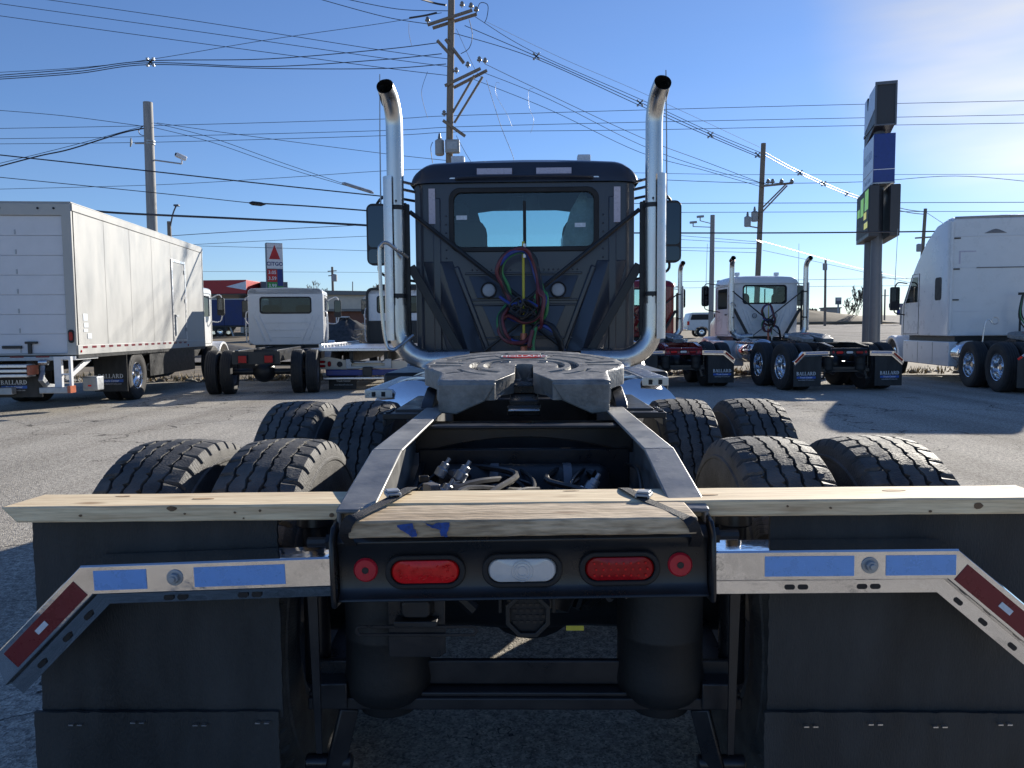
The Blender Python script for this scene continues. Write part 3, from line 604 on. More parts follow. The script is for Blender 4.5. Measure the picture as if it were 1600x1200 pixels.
        if hero:
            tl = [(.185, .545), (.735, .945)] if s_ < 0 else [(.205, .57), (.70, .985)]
            for t0, t1 in tl: tape(0, t0, t1, .012, .058, K['tapesky'], "reflective_tape")
            tp2 = tape(1, .12, .93, .014, .06, K['tapered'], "reflective_tape")
            a = along(1, .56); dd = (along(1, 1) - along(1, 0)).normalized()
            st = MB().box((0, 0, 0), (.034, .0012, .013)).rot(-atan2(dd.y, dd.x), 'Y'); nn = Vector((dd.y, -dd.x)); nn = nn if nn.y < 0 else -nn
            st.move((a.x + nn.x * .036, -.0087, a.y + nn.y * .036)).build("sticker", K['sticker'], bar, smooth=False)
            bp = along(0, .62 if s_ < 0 else .635)
            bl = MB(); bl.cyl((bp.x, -.006, bp.y - .034), (bp.x, -.009, bp.y - .034), .019, n=20); bl.cyl((bp.x, -.009, bp.y - .034), (bp.x, -.02, bp.y - .034), .0125, n=6); bl.cyl((bp.x, -.02, bp.y - .034), (bp.x, -.026, bp.y - .034), .007, n=10)
            bl.build("hex_bolt", K['galv'], bar, .001)
            for seg, ts in ((0, (.32, .375, .62, .675)), (1, (.3, .55, .85))):
                for q in ts:
                    c = along(seg, q); dd = (along(seg, 1) - along(seg, 0)).normalized(); nn = Vector((dd.y, -dd.x)); nn = nn if nn.y < 0 else -nn
                    lp = rr(-.012, .012, -.006, .006, .0055, 4); an = atan2(dd.y, dd.x); c = c + nn * .09
                    MB().prism([(c.x + u * cos(an) - v * sin(an), c.y + u * sin(an) + v * cos(an)) for u, v in lp], XZ, .0132 + lt * .3, .016 + lt * .62).build("slot", K['gasket'], bar, smooth=False)
            fx0, fx1 = sorted((s_ * .60, s_ * 1.205))
            flap_mesh(fx0, fx1 + (.05 if s_ > 0 else 0), .44, .957, .112, seed=3 + s_, nx=40, nz=44, jag=.0016).build("mud_flap", K['flap'], root)
            flap_mesh(fx0 - .012, fx1 + (.045 if s_ > 0 else -.006), .10, .462, .097, seed=6 + s_, nx=40, nz=24, jag=.0016).build("flap_extension", K['flap'], root)
            for q in range(4):
                x = fx0 + .08 + .155 * q
                for e in (0, .022): MB().bb(x + e, x + e + .012, .084, .094, .432 + .006 * (q % 2), .435 + .006 * (q % 2)).build("staple", K['alu'], root, smooth=False)
        else:
            tape(0, .08, .92, .012, .056, K['tapewhite'] if True else 0, "reflective_tape"); tape(1, .1, .95, .012, .058, K['lensdark'], "reflective_tape")
            fx0, fx1 = s_ * .60, s_ * 1.21
            px = [(fx0, .86), (s_ * .96, .86), (fx1, .66), (fx1, .12), (fx0, .12)]
            fp = MB().prism(px, XZ, .05, .062).build("mud_flap", K['flap'], root)
            if flaptext:
                Mx = Matrix.Translation((s_ * .93, .047, .40)) @ FACE_BACK
                serif_ballard(.075, Mx, K['textwhite'], fp)
                MB().bb(s_ * .93 - .21, s_ * .93 + .21, .0475, .0495, .292, .338).build("lettering_band", K['textblue'], fp, smooth=False)
                text("Truck Center", .05, K['textwhite'], fp, Matrix.Translation((s_ * .93, .0465, .315)) @ FACE_BACK)
                text("www.BallardTrucks.com", .036, K['lettergrey'], fp, Matrix.Translation((s_ * .93, .047, .262)) @ FACE_BACK)
        # hanging post behind the hanger, air spring, shock
        if hero:
            po = MB(); po.prism([(.5, .80), (.525, .80), (.512, .36), (.498, .36)], XZ, .09, .10); po.mirx() if s_ < 0 else None; po.move((-.0 if s_ > 0 else -.0, 0, 0)).build("hanger_post", K['frame'], root)
        asp = MB(); asp.lathe([(.075, .40), (.08, .425), (.095, .435), (.112, .455), (.117, .485), (.112, .52), (.111, .60), (.1125, .605), (.1125, .612), (.111, .617), (.112, .71), (.106, .74), (.115, .745), (.115, .755), (.085, .77)], (s_ * .36, .26, 0), (0, 0, 1), 28); asp.build("air_spring", K['airbag'], root)
        sh = MB(); sh.cyl((s_ * .56, .30, .88), (s_ * .56, .30, .93), .05, .045, n=20); sh.cyl((s_ * .56, .30, .93), (s_ * .56, .30, .965), .02, n=12); sh.cyl((s_ * .56, .30, .45), (s_ * .56, .30, .88), .035, n=16)
        sh.build("shock_absorber", K['tailpaint'], root, .004)
        for ya in ((.69, 2.03) if hero else (.77, 2.09)): MB().tube([(s_ * .05, ya, .60), (s_ * .2, ya, .55), (s_ * .62, ya, .525)], [.16, .095, .085], 16).build("axle", K['black'], root)
        MB().lathe([(.03, 0), (.085, .012), (.09, .06), (.097, .065), (.097, .08), (.09, .085), (.08, .16), (.04, .18)], (s_ * .47, .44, .66), (0, .4, .9), 20).build("brake_chamber", K['frame'], root)
        arm = MB(); arm.beam((s_ * .5, .18, .46), (s_ * .55, 1.1, .47), .09, .07); arm.beam((s_ * .455, .2, .42), (s_ * .49, .18, .27), .02, .05); arm.cyl((s_ * .45, .2, .275), (s_ * .57, .2, .275), .022, n=14)
        arm.build("suspension_arm", K['frame'], root, .004)
    ch = MB(); ch.bb(-.55, .55, .24, .26, .465, .53); ch.bb(-.56, .56, .2, .27, .45, .463); ch.bb(-.56, .56, .19, .21, .42, .452); ch.build("cross_channel", K['frame'], root, .004)
    df = MB(); df.lathe([(.03, -.19), (.1, -.17), (.17, -.1), (.2, 0), (.17, .1), (.11, .18), (.07, .3)], (0.02, .8, .57), (0, 1, 0), 24); df.build("differential", K['black'], root)
    df = MB(); df.lathe([(.03, -.19), (.1, -.17), (.17, -.1), (.2, 0), (.17, .1), (.11, .18), (.07, .3)], (0.02, 2.12, .57), (0, 1, 0), 20); df.build("differential", K['black'], root)
    if hero:
        br = MB(); br.prism([(-.33, .82), (-.19, .82), (-.19, .61), (-.205, .6), (-.33, .6)], XZ, .10, .104); br.build("licence_bracket", K['frame'], root, .002)
        ho = MB(); ho.loft([[(x, .097, z) for x, z in rr(-.3, -.215, .705, .76, .012)], [(x, .07, z) for x, z in rr(-.29, -.225, .71, .75, .012)]]); ho.bb(-.31, -.205, .06, .10, .69, .705)
        lp = ho.build("plate_lamp", K['black'], root, .003)
        for x in (-.285, -.235): MB().cyl((x, .0975, .77), (x, .092, .77), .006, n=8).build("screw", K['galv'], lp)
        slot = rr(-.41, -.11, .655, .682, .0134, 5); sin_ = rr(-.402, -.118, .662, .675, .006, 5); MB().ring(slot, sin_, XZ, .093, .097).build("plate_holder", K['frame'], root, .001)
        al = MB(); al.ring([(.012 + .058 * cos(2 * pi * k / 8 + pi / 8), .715 + .058 * sin(2 * pi * k / 8 + pi / 8)) for k in range(8)], [(.012 + .046 * cos(2 * pi * k / 8 + pi / 8), .715 + .046 * sin(2 * pi * k / 8 + pi / 8)) for k in range(8)], XZ, .07, .13)
        al.bb(-.06, -.05, .10, .11, .71, .80); al.bb(.07, .08, .10, .11, .71, .80); al.bb(-.06, .08, .1, .11, .77, .80)
        a_ = al.build("backup_alarm", K['black'], root, .002)
        MB().cyl((.012, .085, .715), (.012, .12, .715), .047, n=20).build("alarm_cone", K['gasket'], a_)
        for j in range(4):
            for i in range(5): MB().bb(-.024 + i * .016 + (j % 2) * .006, -.015 + i * .016 + (j % 2) * .006, .082, .0848, .692 + j * .014, .699 + j * .014).build("grille_bar", K['frame'], a_, smooth=False)
        MB().bb(.105, .148, .098, .1, .668, .68).build("yellow_label", K['yellow'], root, smooth=False)
        # mess of lines, torque rods and chambers between the rails
        r2 = random.Random(5); cols = ['hoseblack', 'hoseblack', 'black', 'hoseblack', 'steelrim', 'hoseblack']
        for q in range(16):
            x = r2.uniform(-.3, .3); pts = [(x, .25 + r2.uniform(0, .2), r2.uniform(.6, .8)), (x + r2.uniform(-.15, .15), .55, r2.uniform(.7, .9)), (x + r2.uniform(-.2, .2), .85, r2.uniform(.65, .9)), (x + r2.uniform(-.2, .2), 1.25, r2.uniform(.7, .9))]
            MB().tube(smoothpath(pts, 6), r2.uniform(.007, .014), 7).build("air_line", K[cols[q % 6]], root)
        tr = MB(); tr.beam((-.05, .62, .78), (-.38, .62, .82), .05, .05); tr.beam((.05, .62, .78), (.38, .62, .82), .05, .05); tr.cyl((0, .56, .76), (0, .68, .76), .06, n=18); tr.build("torque_rod", K['black'], root, .004)
        for x, y in ((-.2, .45), (.24, .5), (.05, .36)):
            c = MB(); c.lathe([(.03, 0), (.075, .01), (.085, .05), (.09, .055), (.09, .065), (.085, .07), (.075, .15), (.04, .17)], (x, y, .62), (.2, .35, .9), 20); c.build("brake_chamber", K['frame'], root)
        MB().bb(-.40, .40, 1.16, 1.18, .55, .95).build("cross_plate", K['frame'], root, .006)
        MB().lathe([(.04, -.32), (.10, -.30), (.115, -.27), (.115, .27), (.10, .30), (.04, .32)], (0, 1.02, .80), (1, 0, 0), 24).build("air_tank", K['black'], root)
        for x in (-.12, .14): MB().lathe([(.118, x), (.118, x + .03)], (0, 1.02, .80), (1, 0, 0), 24).build("tank_strap", K['steelrim'], root)
        for k in range(5): MB().tube([(-.03 + .065 * cos(2 * pi * a / 18), .52 + .065 * sin(2 * pi * a / 18), .70 + k * .032) for a in range(18)], .014, 7, closed=True).build("bellows_ring", K['black'], root)
        r3 = random.Random(17)
        for k in range(30):
            x, y, z = (r3.uniform(-.34, -.16) if k < 22 else r3.uniform(.16, .3)), r3.uniform(.45, 1.05), r3.uniform(.80, .90); sz = r3.uniform(.008, .03)
            MB().lathe([(sz * .5, -sz), (sz, -sz * .6), (sz * .8, sz * .3), (sz * .4, sz)], (x, y, z), (r3.uniform(-1, 1), r3.uniform(-1, 1), r3.uniform(.2, 1)), 7 + k % 4).build("pipe_fitting", K[('galv', 'steelrim', 'frame')[k % 3]], root)
        MB().lathe([(.045, 0), (.12, .02), (.135, .08), (.11, .15), (.05, .17)], (-.19, .8, .72), (0, .2, 1), 22).build("brake_chamber", K['steelrim'], root)
        MB().lathe([(.022, 0), (.026, .01), (.026, .10), (.02, .105)], (.06, .22, .86), (.1, -.2, 1), 16).build("rubber_stop", K['steelrim'], root)
        for q in range(26):
            x, y = r3.uniform(-.38, .38), r3.uniform(.2, 1.05); z = r3.uniform(.66, .86); d = Vector((r3.uniform(-.12, .12), r3.uniform(-.2, .2), r3.uniform(-.06, .06)))
            MB().tube(smoothpath([(x, y, z), Vector((x, y, z)) + d * .5 + Vector((0, 0, .03)), Vector((x, y, z)) + d], 4), r3.uniform(.01, .026), 8).build("linkage_rod", K[('black', 'frame', 'steelrim', 'black')[q % 4]], root)
        for x, y, z in ((-.24, .62, .9), (-.2, .78, .93), (-.28, .9, .92), (.22, .7, .9)):
            b5 = MB(); b5.lathe([(.010, -.03), (.020, -.027), (.021, 0), (.016, .005), (.016, .022), (.007, .026), (.007, .045)], (x, y, z), (.5, .2, .8), 14); b5.build("air_valve", K['galv'], root)
        for k in range(15):
            x, y, z = r3.uniform(-.33, -.12), r3.uniform(.35, 1.0), r3.uniform(.80, .93); sz = r3.uniform(.02, .045)
            (MB().cyl((x, y, z), (x + r3.uniform(-.07, .07), y + r3.uniform(-.05, .05), z + r3.uniform(-.02, .04)), sz * .5, n=10) if k % 2 else MB().box((x, y, z), (sz, sz * 1.5, sz), Matrix.Rotation(r3.uniform(0, 3), 3, 'Z'))).build("valve_fitting", K[('steelrim', 'alu', 'frame')[k % 3]], root, .003)
        for k in range(4):
            x = r3.uniform(.12, .3); MB().cyl((x, r3.uniform(.5, .95), .86), (x + .05, r3.uniform(.5, .95), .88), .018, n=10).build("valve_fitting", K['alu'], root, .003)
        for k in range(12):
            a = r3.uniform(-.34, .3); pts = [(a, .28, r3.uniform(.74, .84)), (a + r3.uniform(-.12, .12), .5, r3.uniform(.84, .93)), (a + r3.uniform(-.2, .2), .8, r3.uniform(.84, .95)), (a + r3.uniform(-.15, .15), 1.1, .9)]
            MB().tube(smoothpath([(max(-.38, min(.38, p[0])), p[1], p[2]) for p in pts], 6), r3.uniform(.006, .011), 7).build("air_line", K['hoseblack'], root)
        ps = MB(); ps.tube([(-.30 + .055 * cos(a), .16 + .05 * sin(a), .9) for a in [2 * pi * k / 16 for k in range(16)]], .014, 7, closed=True); ps.build("coiled_line", K['hoseblack'], root); ps = MB(); ps.tube(smoothpath([(-.25, .16, .9), (-.1, .2, .87), (.1, .2, .86), (.25, .18, .87)], 6), .011, 7); ps.build("coiled_line", K['hoseblack'], root)
        vv = MB(); vv.cyl((.05, .12, .86), (.05, .2, .86), .03, n=16); vv.build("air_valve", K['steelrim'], root, .003); vv = MB(); vv.bb(.2, .3, .12, .2, .84, .875); vv.build("air_valve", K['steelrim'], root, .003)
    # wheels
    ty = T_HI if hero else T_LO; i = 0
    for y in ((.69, 2.03) if hero else (.77, 2.09)):
        for s_ in (-1, 1):
            wheel(root, s_ * .758, y, out=-s_, tyre=ty, rim=RIM_STEEL, a=.3 * i, holes=hero); i += 1
            wheel(root, s_ * 1.098, y, out=s_, tyre=ty, rim=RIM_ALU, a=.37 * i + .1); i += 1
    for s_ in (-1, 1): wheel(root, s_ * 1.02, 6.3, out=s_, rim=RIM_FRONT, holes=False)
    fifth_wheel(root, 1.905, 1.2325 if hero else 1.2, radians(5.8 if hero else 9), hero)
    # tanks, steps
    for s_ in (-1, 1):
        tk = MB(); r_ = .31 if not hero else .29; y0 = 3.05
        tk.lathe([(.02, y0 - .07), (.12, y0 - .06), (.22, y0 - .035), (.29, y0 - .005), (r_, y0 + .03), (r_, 4.5), (.29, 4.54), (.1, 4.6), (.02, 4.6)], (s_ * .70, 0, .80), (0, 1, 0), 32, True, True)
        tank = tk.build("fuel_tank", K['chrome'], root)
        for y in (3.3, 4.1): MB().lathe([(r_ + .006, y), (r_ + .006, y + .06)], (s_ * .70, 0, .80), (0, 1, 0), 32, True, True).build("tank_strap", K['alu'], tank)
        dp = MB(); zt = 1.10 if s_ > 0 else 1.035
        x0, x1 = sorted((s_ * .82, s_ * .99) if s_ < 0 else (.72, .88)); dp.bb(x0, x1, 3.0, 4.3, zt - .02, zt)
        dp.bb(x0, x1, 2.99, 3.0, zt - .05, zt)
        for q in range(16): dp.bb(x0 + .02, x1 - .02, 3.04 + q * .078, 3.07 + q * .078, zt, zt + .006)
        pl = dp.build("deck_plate", K['alu'], root, .002)
        for q in (-.03, .03): MB().bb((x0 + x1) / 2 + q - .012, (x0 + x1) / 2 + q + .012, 2.987, 2.99, zt - .042, zt - .012).build("slot", K['gasket'], pl, smooth=False)
        MB().bb(*sorted((s_ * .62, s_ * 1.18)), 4.62, 6.0, .35, 1.05).build("step_box", K['black'] if hero else paint, root, .03)
    cab(root, paint, hero)
    stacks(root, hero)
    return root

def cab(root, paint, hero):
    yb = 4.77; W = .915; yf = 5.92
    def outline(w_, z0, z1, r): return rr(-w_, w_, z0, z1, r, 6)
    # rear wall with window opening
    rw = MB(); wl = rr(-.595, .585, 2.085, 2.545, .07, 6)
    rw.ring(rr(-W, W, 1.16, 2.62, .03, 6), wl, XZ, yb, yb + .035)
    back = rw.build("cab", paint, root, .012, ang=30)
    g = MB(); g.ring(rr(-.63, .62, 2.05, 2.58, .095, 6), rr(-.588, .578, 2.092, 2.538, .065, 6), XZ, yb - .014, yb + .01); win = g.build("rear_window", K['gasket'], back, .006)
    gl = MB(); gl.prism(rr(-.592, .582, 2.088, 2.542, .067, 6), XZ, yb + .011, yb + .016); gl.build("pane", K['glass'], win)
    MB().bb(-.012, .014, yb - .002, yb + .02, 2.09, 2.47).build("mullion", K['gasket'], win, smooth=False)
    # corner posts (rounded), side walls with windows, front
    for s_ in (-1, 1):
        sw = MB(); sw.ring(rr(yb + .03, yf + .3, 1.16, 2.62, .03, 4), rr(yb + .42, yf + .12, 1.93, 2.50, .06, 4), YZ, s_ * (W + .0), s_ * (W - .04))
        d = sw.build("side_wall", paint, back, .006)
        gl = MB(); gl.prism(rr(yb + .41, yf + .13, 1.92, 2.51, .06, 4), YZ, s_ * (W - .018), s_ * (W - .022)); gl.build("side_glass", K['dglass'], d)
        dr = MB(); dr.tube([(s_ * (W + .001), y, z) for y, z in rr(yb + .3, yf + .2, 1.2, 2.56, .06, 4)], .006, 5, closed=True); dr.build("door_seam", K['gasket'], d)
        hd = MB(); hd.bb(*sorted((s_ * W, s_ * (W + .03))), yb + .44, yb + .56, 1.75, 1.79); hd.build("door_handle", K['black'], d, .008)
        cp = MB(); cp.loft([[(s_ * (W - .07 + .075 * sin(a)), yb + .068 - .075 * cos(a), z) for a in [pi / 2 * k / 6 for k in range(7)]] + [(s_ * (W - .07), yb + .068, z)] for z in (1.17, 2.61)])
        cp.build("corner_post", paint, back)
        # fender and mirror
        n = 14; fl = []
        for x in (.72, .78, 1.16, 1.2):
            r_ = .62 if x in (.78, 1.16) else .59
            fl.append([(s_ * x, 6.3 + r_ * cos(pi * k / n) * 1.05, .5 + r_ * sin(pi * k / n) * 1.05) for k in range(n + 1)] + [(s_ * x, 6.3 + .54 * cos(pi * k / n), .5 + .54 * sin(pi * k / n)) for k in range(n, -1, -1)])
        MB().loft(fl).build("fender", paint, root, .01)
        my = yb + .85; xm = s_ * (1.40 if s_ < 0 else 1.375)
        sh = MB(); sh.loft([[(xm + u * k_, my + dy, z0) for u, z0 in rr(-.1, .1, 2.02, 2.6, .06, 5)] for k_, dy in ((1, 0), (1.02, .05))] + [[(xm + u * .8, my + .13, 2.31 + (z0 - 2.31) * .9) for u, z0 in rr(-.1, .1, 2.02, 2.6, .06, 5)]])
        mr = sh.build("mirror", K['black'], root, .004)
        MB().prism(rr(xm - .083, xm + .083, 2.19, 2.575, .035, 4), XZ, my - .004, my - .001).build("mirror_glass", K['mirror'], mr)
        MB().prism(rr(xm - .083, xm + .083, 2.04, 2.17, .03, 4), XZ, my - .004, my - .001).build("mirror_glass", K['mirror'], mr)
        a = MB(); a.tube(smoothpath([(s_ * .9, my + .2, 2.62), (xm - s_ * .1, my + .08, 2.67), (xm, my + .07, 2.62), (xm, my + .07, 2.58)], 5), .013, 8); a.build("mirror_arm", K['black'], mr); a = MB(); a.tube(smoothpath([(s_ * .9, my + .2, 1.85), (xm - s_ * .05, my + .08, 1.93), (xm, my + .07, 2.04)], 5), .013, 8); a.build("mirror_arm", K['black'], mr)
        an = MB(); an.tube([(xm + s_ * -.03, my + .06, 2.6), (xm + s_ * -.036, my + .05, 3.2), (xm + s_ * -.05, my + .03, 3.80)], [.008, .006, .005], 6); an.build("whip_antenna", K['galv'], root)
    fw = MB(); fw.ring(rr(-W + .04, W - .04, 1.16, 2.80, .03, 6), rr(-.82, .82, 1.9, 2.75, .08, 6), XZ, yf + .26, yf + .30); fw.build("front_wall", paint, back)
    MB().prism(rr(-.83, .83, 1.89, 2.76, .08, 6), XZ, yf + .27, yf + .275).build("windshield", K['glass'], back)
    MB().bb(-.015, .015, yf + .255, yf + .262, 1.9, 2.75).build("windshield_divider", K['gasket'], back, smooth=False)
    # roof cap
    rf = MB(); loops = []
    for y, s_, dz in ((yb - .035, .97, 0), (yb - .03, 1.0, .05), (yb + .02, 1.0, .17), (yb + .10, 1.0, .205), (yb + .3, 1.0, .225), (yf - .3, 1.0, .225), (yf + .1, .995, .215), (yf + .28, .98, .19), (yf + .36, .96, .06), (yf + .38, .95, 0.0)):
        W2 = (W + .03) * s_; r_ = max(.004, min(.22, dz * .95)); lp = []
        for k in range(11):
            a = pi / 2 * k / 10; lp.append((W2 - .22 + .22 * cos(a), y, 2.6 + max(.02, dz) * sin(a) ** .9 if dz > .02 else 2.6 + .02 * sin(a)))
        crown = .02
        lp = [(x, yy, z) for x, yy, z in lp] + [(x, y, 2.6 + max(.02, dz) + crown * (1 - (x / (W2 - .22)) ** 2) * (1 if dz > .1 else 0)) for x in (.5, .25, 0, -.25, -.5)] + [(-x, yy, z) for x, yy, z in reversed(lp)]
        loops.append(lp)
    rf.loft(loops, cap=False, closed=False); roof = rf.build("roof", paint, back, ang=45)
    MB().bb(-W + .04, W - .04, yb + .04, yf + .25, 1.5, 1.55).build("cab_floor", K['black'], back)
    MB().bb(-.86, .86, yf - .1, yf + .22, 1.56, 2.02).build("dashboard", K['seat'], back, .05)
    for s_ in (-1, 1):
        st = MB(); st.loft([rr3 for rr3 in [[(s_ * .58 + u, y, z) for u, z in rr(-.25, .25, 1.6, 2.36, .12, 4)] for y in (yb + .25, yb + .40)]]); st.loft([[(s_ * .62 + u, y, z) for u, z in rr(-.13, .13, 2.33, 2.52, .06, 4)] for y in (yb + .28, yb + .38)]); st.bb(s_ * .58 - .25, s_ * .58 + .25, yb + .3, yb + .85, 1.56, 1.95)
        st.build("seat", K['seat'], back, .03)
    MB().tube([(-.42 + .2 * cos(2 * pi * k / 20), yf - .25 + .05 * sin(2 * pi * k / 20), 2.02 + .17 * sin(2 * pi * k / 20)) for k in range(20)], .015, 7, closed=True).build("steering_wheel", K['seat'], back)
    for s_ in (-1, 1): MB().prism([(s_ * .84, 2.74), (s_ * .12, 2.74), (s_ * .16, 2.60), (s_ * .80, 2.52)], XZ, yf + .10, yf + .12).build("sun_visor", K['seat'], back)
    MB().prism([(-.86, 1.95), (-.86, 2.75), (-.52, 2.75), (-.36, 2.2), (-.34, 1.95)], XZ, yf + .0, yf + .03).build("side_curtain", K['seat'], back) if hero else None
    MB().bb(-.86, .86, yb + .06, yf + .2, 2.605, 2.62).build("headliner", K['seat'], back) if not hero else None
    if hero:
        cv = MB(); r2 = random.Random(3)
        cv.loft([[(x + r2.uniform(-.01, .01), y, z) for x, z in ((.32, 1.95), (.33, 2.2), (.4, 2.42), (.5, 2.60), (.54, 2.52), (.66, 2.52), (.78, 2.4), (.8, 1.95))] for y in (yb + .2, yb + .46)])
        cv.build("seat_cover", K['cover'], back, ang=20)
    # hood
    hd = MB(); hd.loft([[(x, y, z) for x, z in rr(-w_, w_, .85, h, .16, 5)] for y, w_, h in ((yf + .3, .86, 1.88), (yf + .8, .78, 1.80), (7.45, .66, 1.66), (7.62, .6, 1.5))]); hd.build("hood", paint, root, ang=50)
    MB().bb(-1.2, 1.2, 7.55, 7.75, .35, .72).build("bumper", K['chrome'], root, .04)
    MB().bb(-.85, .85, 4.85, 6.4, .86, 1.14).build("cab_underside", K['black'], root)
    # rear wall relief
    if hero:
        for s_ in (-1, 1):
            wg = MB(); a = [(s_ * .86, yb - .001, 1.98), (s_ * .60, yb - .001, 1.98), (s_ * .33, yb - .001, 1.20), (s_ * .66, yb - .001, 1.20)]; rt, rbm = (s_ * .70, yb - .012, 1.96), (s_ * .47, yb - .085, 1.21)
            wg.add(a + [rt, rbm], [(0, 1, 4), (1, 2, 5, 4), (2, 3, 5), (3, 0, 4, 5), (3, 2, 1, 0)]); wg.build("pressed_wedge", paint, back, .012, ang=20)
        for z0_, z1_, w0, w1 in ((1.665, 1.85, .40, .47), (1.345, 1.60, .25, .36)):
            pn = MB(); pn.loft([[(-w0, yb - .034, z0_), (w0 - .02, yb - .034, z0_), (w1 - .02, yb - .004, z1_), (-w1, yb - .004, z1_)], [(-w0, yb + .002, z0_), (w0 - .02, yb + .002, z0_), (w1 - .02, yb + .002, z1_), (-w1, yb + .002, z1_)]]); pn.build("pressed_panel", paint, back, .012)
    for s_ in (-1, 1):
        rb = MB()
        for (xa, za, xb, zb) in (((.575, 1.93, .31, 1.22),) if hero else ((.62, 1.92, .36, 1.24), (.50, 1.86, .30, 1.34))):
            rb.beam((s_ * xa, yb - .008, za), (s_ * xb, yb - .008, zb), .045, .03, (0, 1, 0))
        rb.build("pressed_rib", paint, back, .012)
        cx = MB(); cx.bb(*sorted((s_ * .7, s_ * .765)), yb - .012, yb + .005, 1.22, 2.5); cx.build("pressed_rib", paint, back, .012)
        if hero:
            MB().bb(s_ * .77 - .027 - .0, s_ * .77 + .027, yb - .016, yb - .0125, 2.285, 2.575).build("reflective_strip", K['tapewhite'], back, smooth=False)
            MB().box((s_ * .245 + .0, yb - .0445, 2.705), (.29, .003, .05), Matrix.Rotation(radians(-6), 3, 'X')).build("reflective_strip", K['tapewhite'], back, smooth=False)
        rl = MB(); rl.tube([(s_ * .29 - .012 + .062 * cos(2 * pi * k / 24), yb - .016, 1.73 + .062 * sin(2 * pi * k / 24)) for k in range(24)], .006, 8, closed=True)
        q = rl.move((0, -.03, 0)).build("work_lamp", K['gasket'], back); MB().lathe([(.055, 0), (.05, -.008), (.02, -.014), (.001, -.015)], (s_ * .29 - .012, yb - .03, 1.73), (0, 1, 0), 22, True, False).build("lamp_lens", K['lettergrey'], q)
        lb = MB(); lb.loft([[(s_ * .565 - .03 + u, yb + .5 + dy, z) for u, z in rr(-.058, .058, 2.865, 2.955, .01, 3)] for dy in (0, .1)]); lb.bb(s_ * .565 - .06, s_ * .565, yb + .5, yb + .6, 2.82, 2.866)
        lb.build("roof_marker", K['sticker'], root, .004)
    for z, h in ((1.86, .02), (1.64, .02), (1.60, .018), (1.32, .018)):
        MB().bb(-.5, .48, yb - .012, yb + .004, z, z + h).build("pressed_rib", paint, back, .006)
    pass
    if hero:
        rv = MB()
        for s_ in (-1, 1):
            for k in range(16): rv.lathe([(.008, 0), (.006, -.004), (.001, -.006)], (s_ * .655, yb - .001, 1.3 + k * .07), (0, 1, 0), 8, True, False)
            for k in range(9): rv.lathe([(.008, 0), (.006, -.004), (.001, -.006)], (s_ * (.12 + k * .04), yb - .001, 1.90), (0, 1, 0), 8, True, False)
        tag(rv.build("rivets", paint, back), kind="stuff")
        gr = MB(); gr.tube(smoothpath([(-.56, yb - .03, 2.645), (-.5, yb - .06, 2.655), (0, yb - .065, 2.662), (.5, yb - .06, 2.655), (.56, yb - .03, 2.645)], 6), .014, 8)
        rr_ = gr.build("roof_rail", K['cabgrey'], back)
        for s_ in (-1, 1): MB().prism(rr(s_ * .585 - .035, s_ * .585 + .035, 2.625, 2.66, .012, 3), XZ, yb - .03, yb - .018).build("rail_bracket", K['alu'], rr_)
        MB().bb(-.13, -.09, yb + .45, yb + .5, 2.84, 2.89).build("antenna_base", K['black'], root, .006)
        for x0, z0 in ((-.57, 2.32), (.42, 2.25)): MB().bb(x0, x0 + .09, yb + .008, yb + .0105, z0, z0 + .035).build("window_sticker", K['sticker'], win, smooth=False)

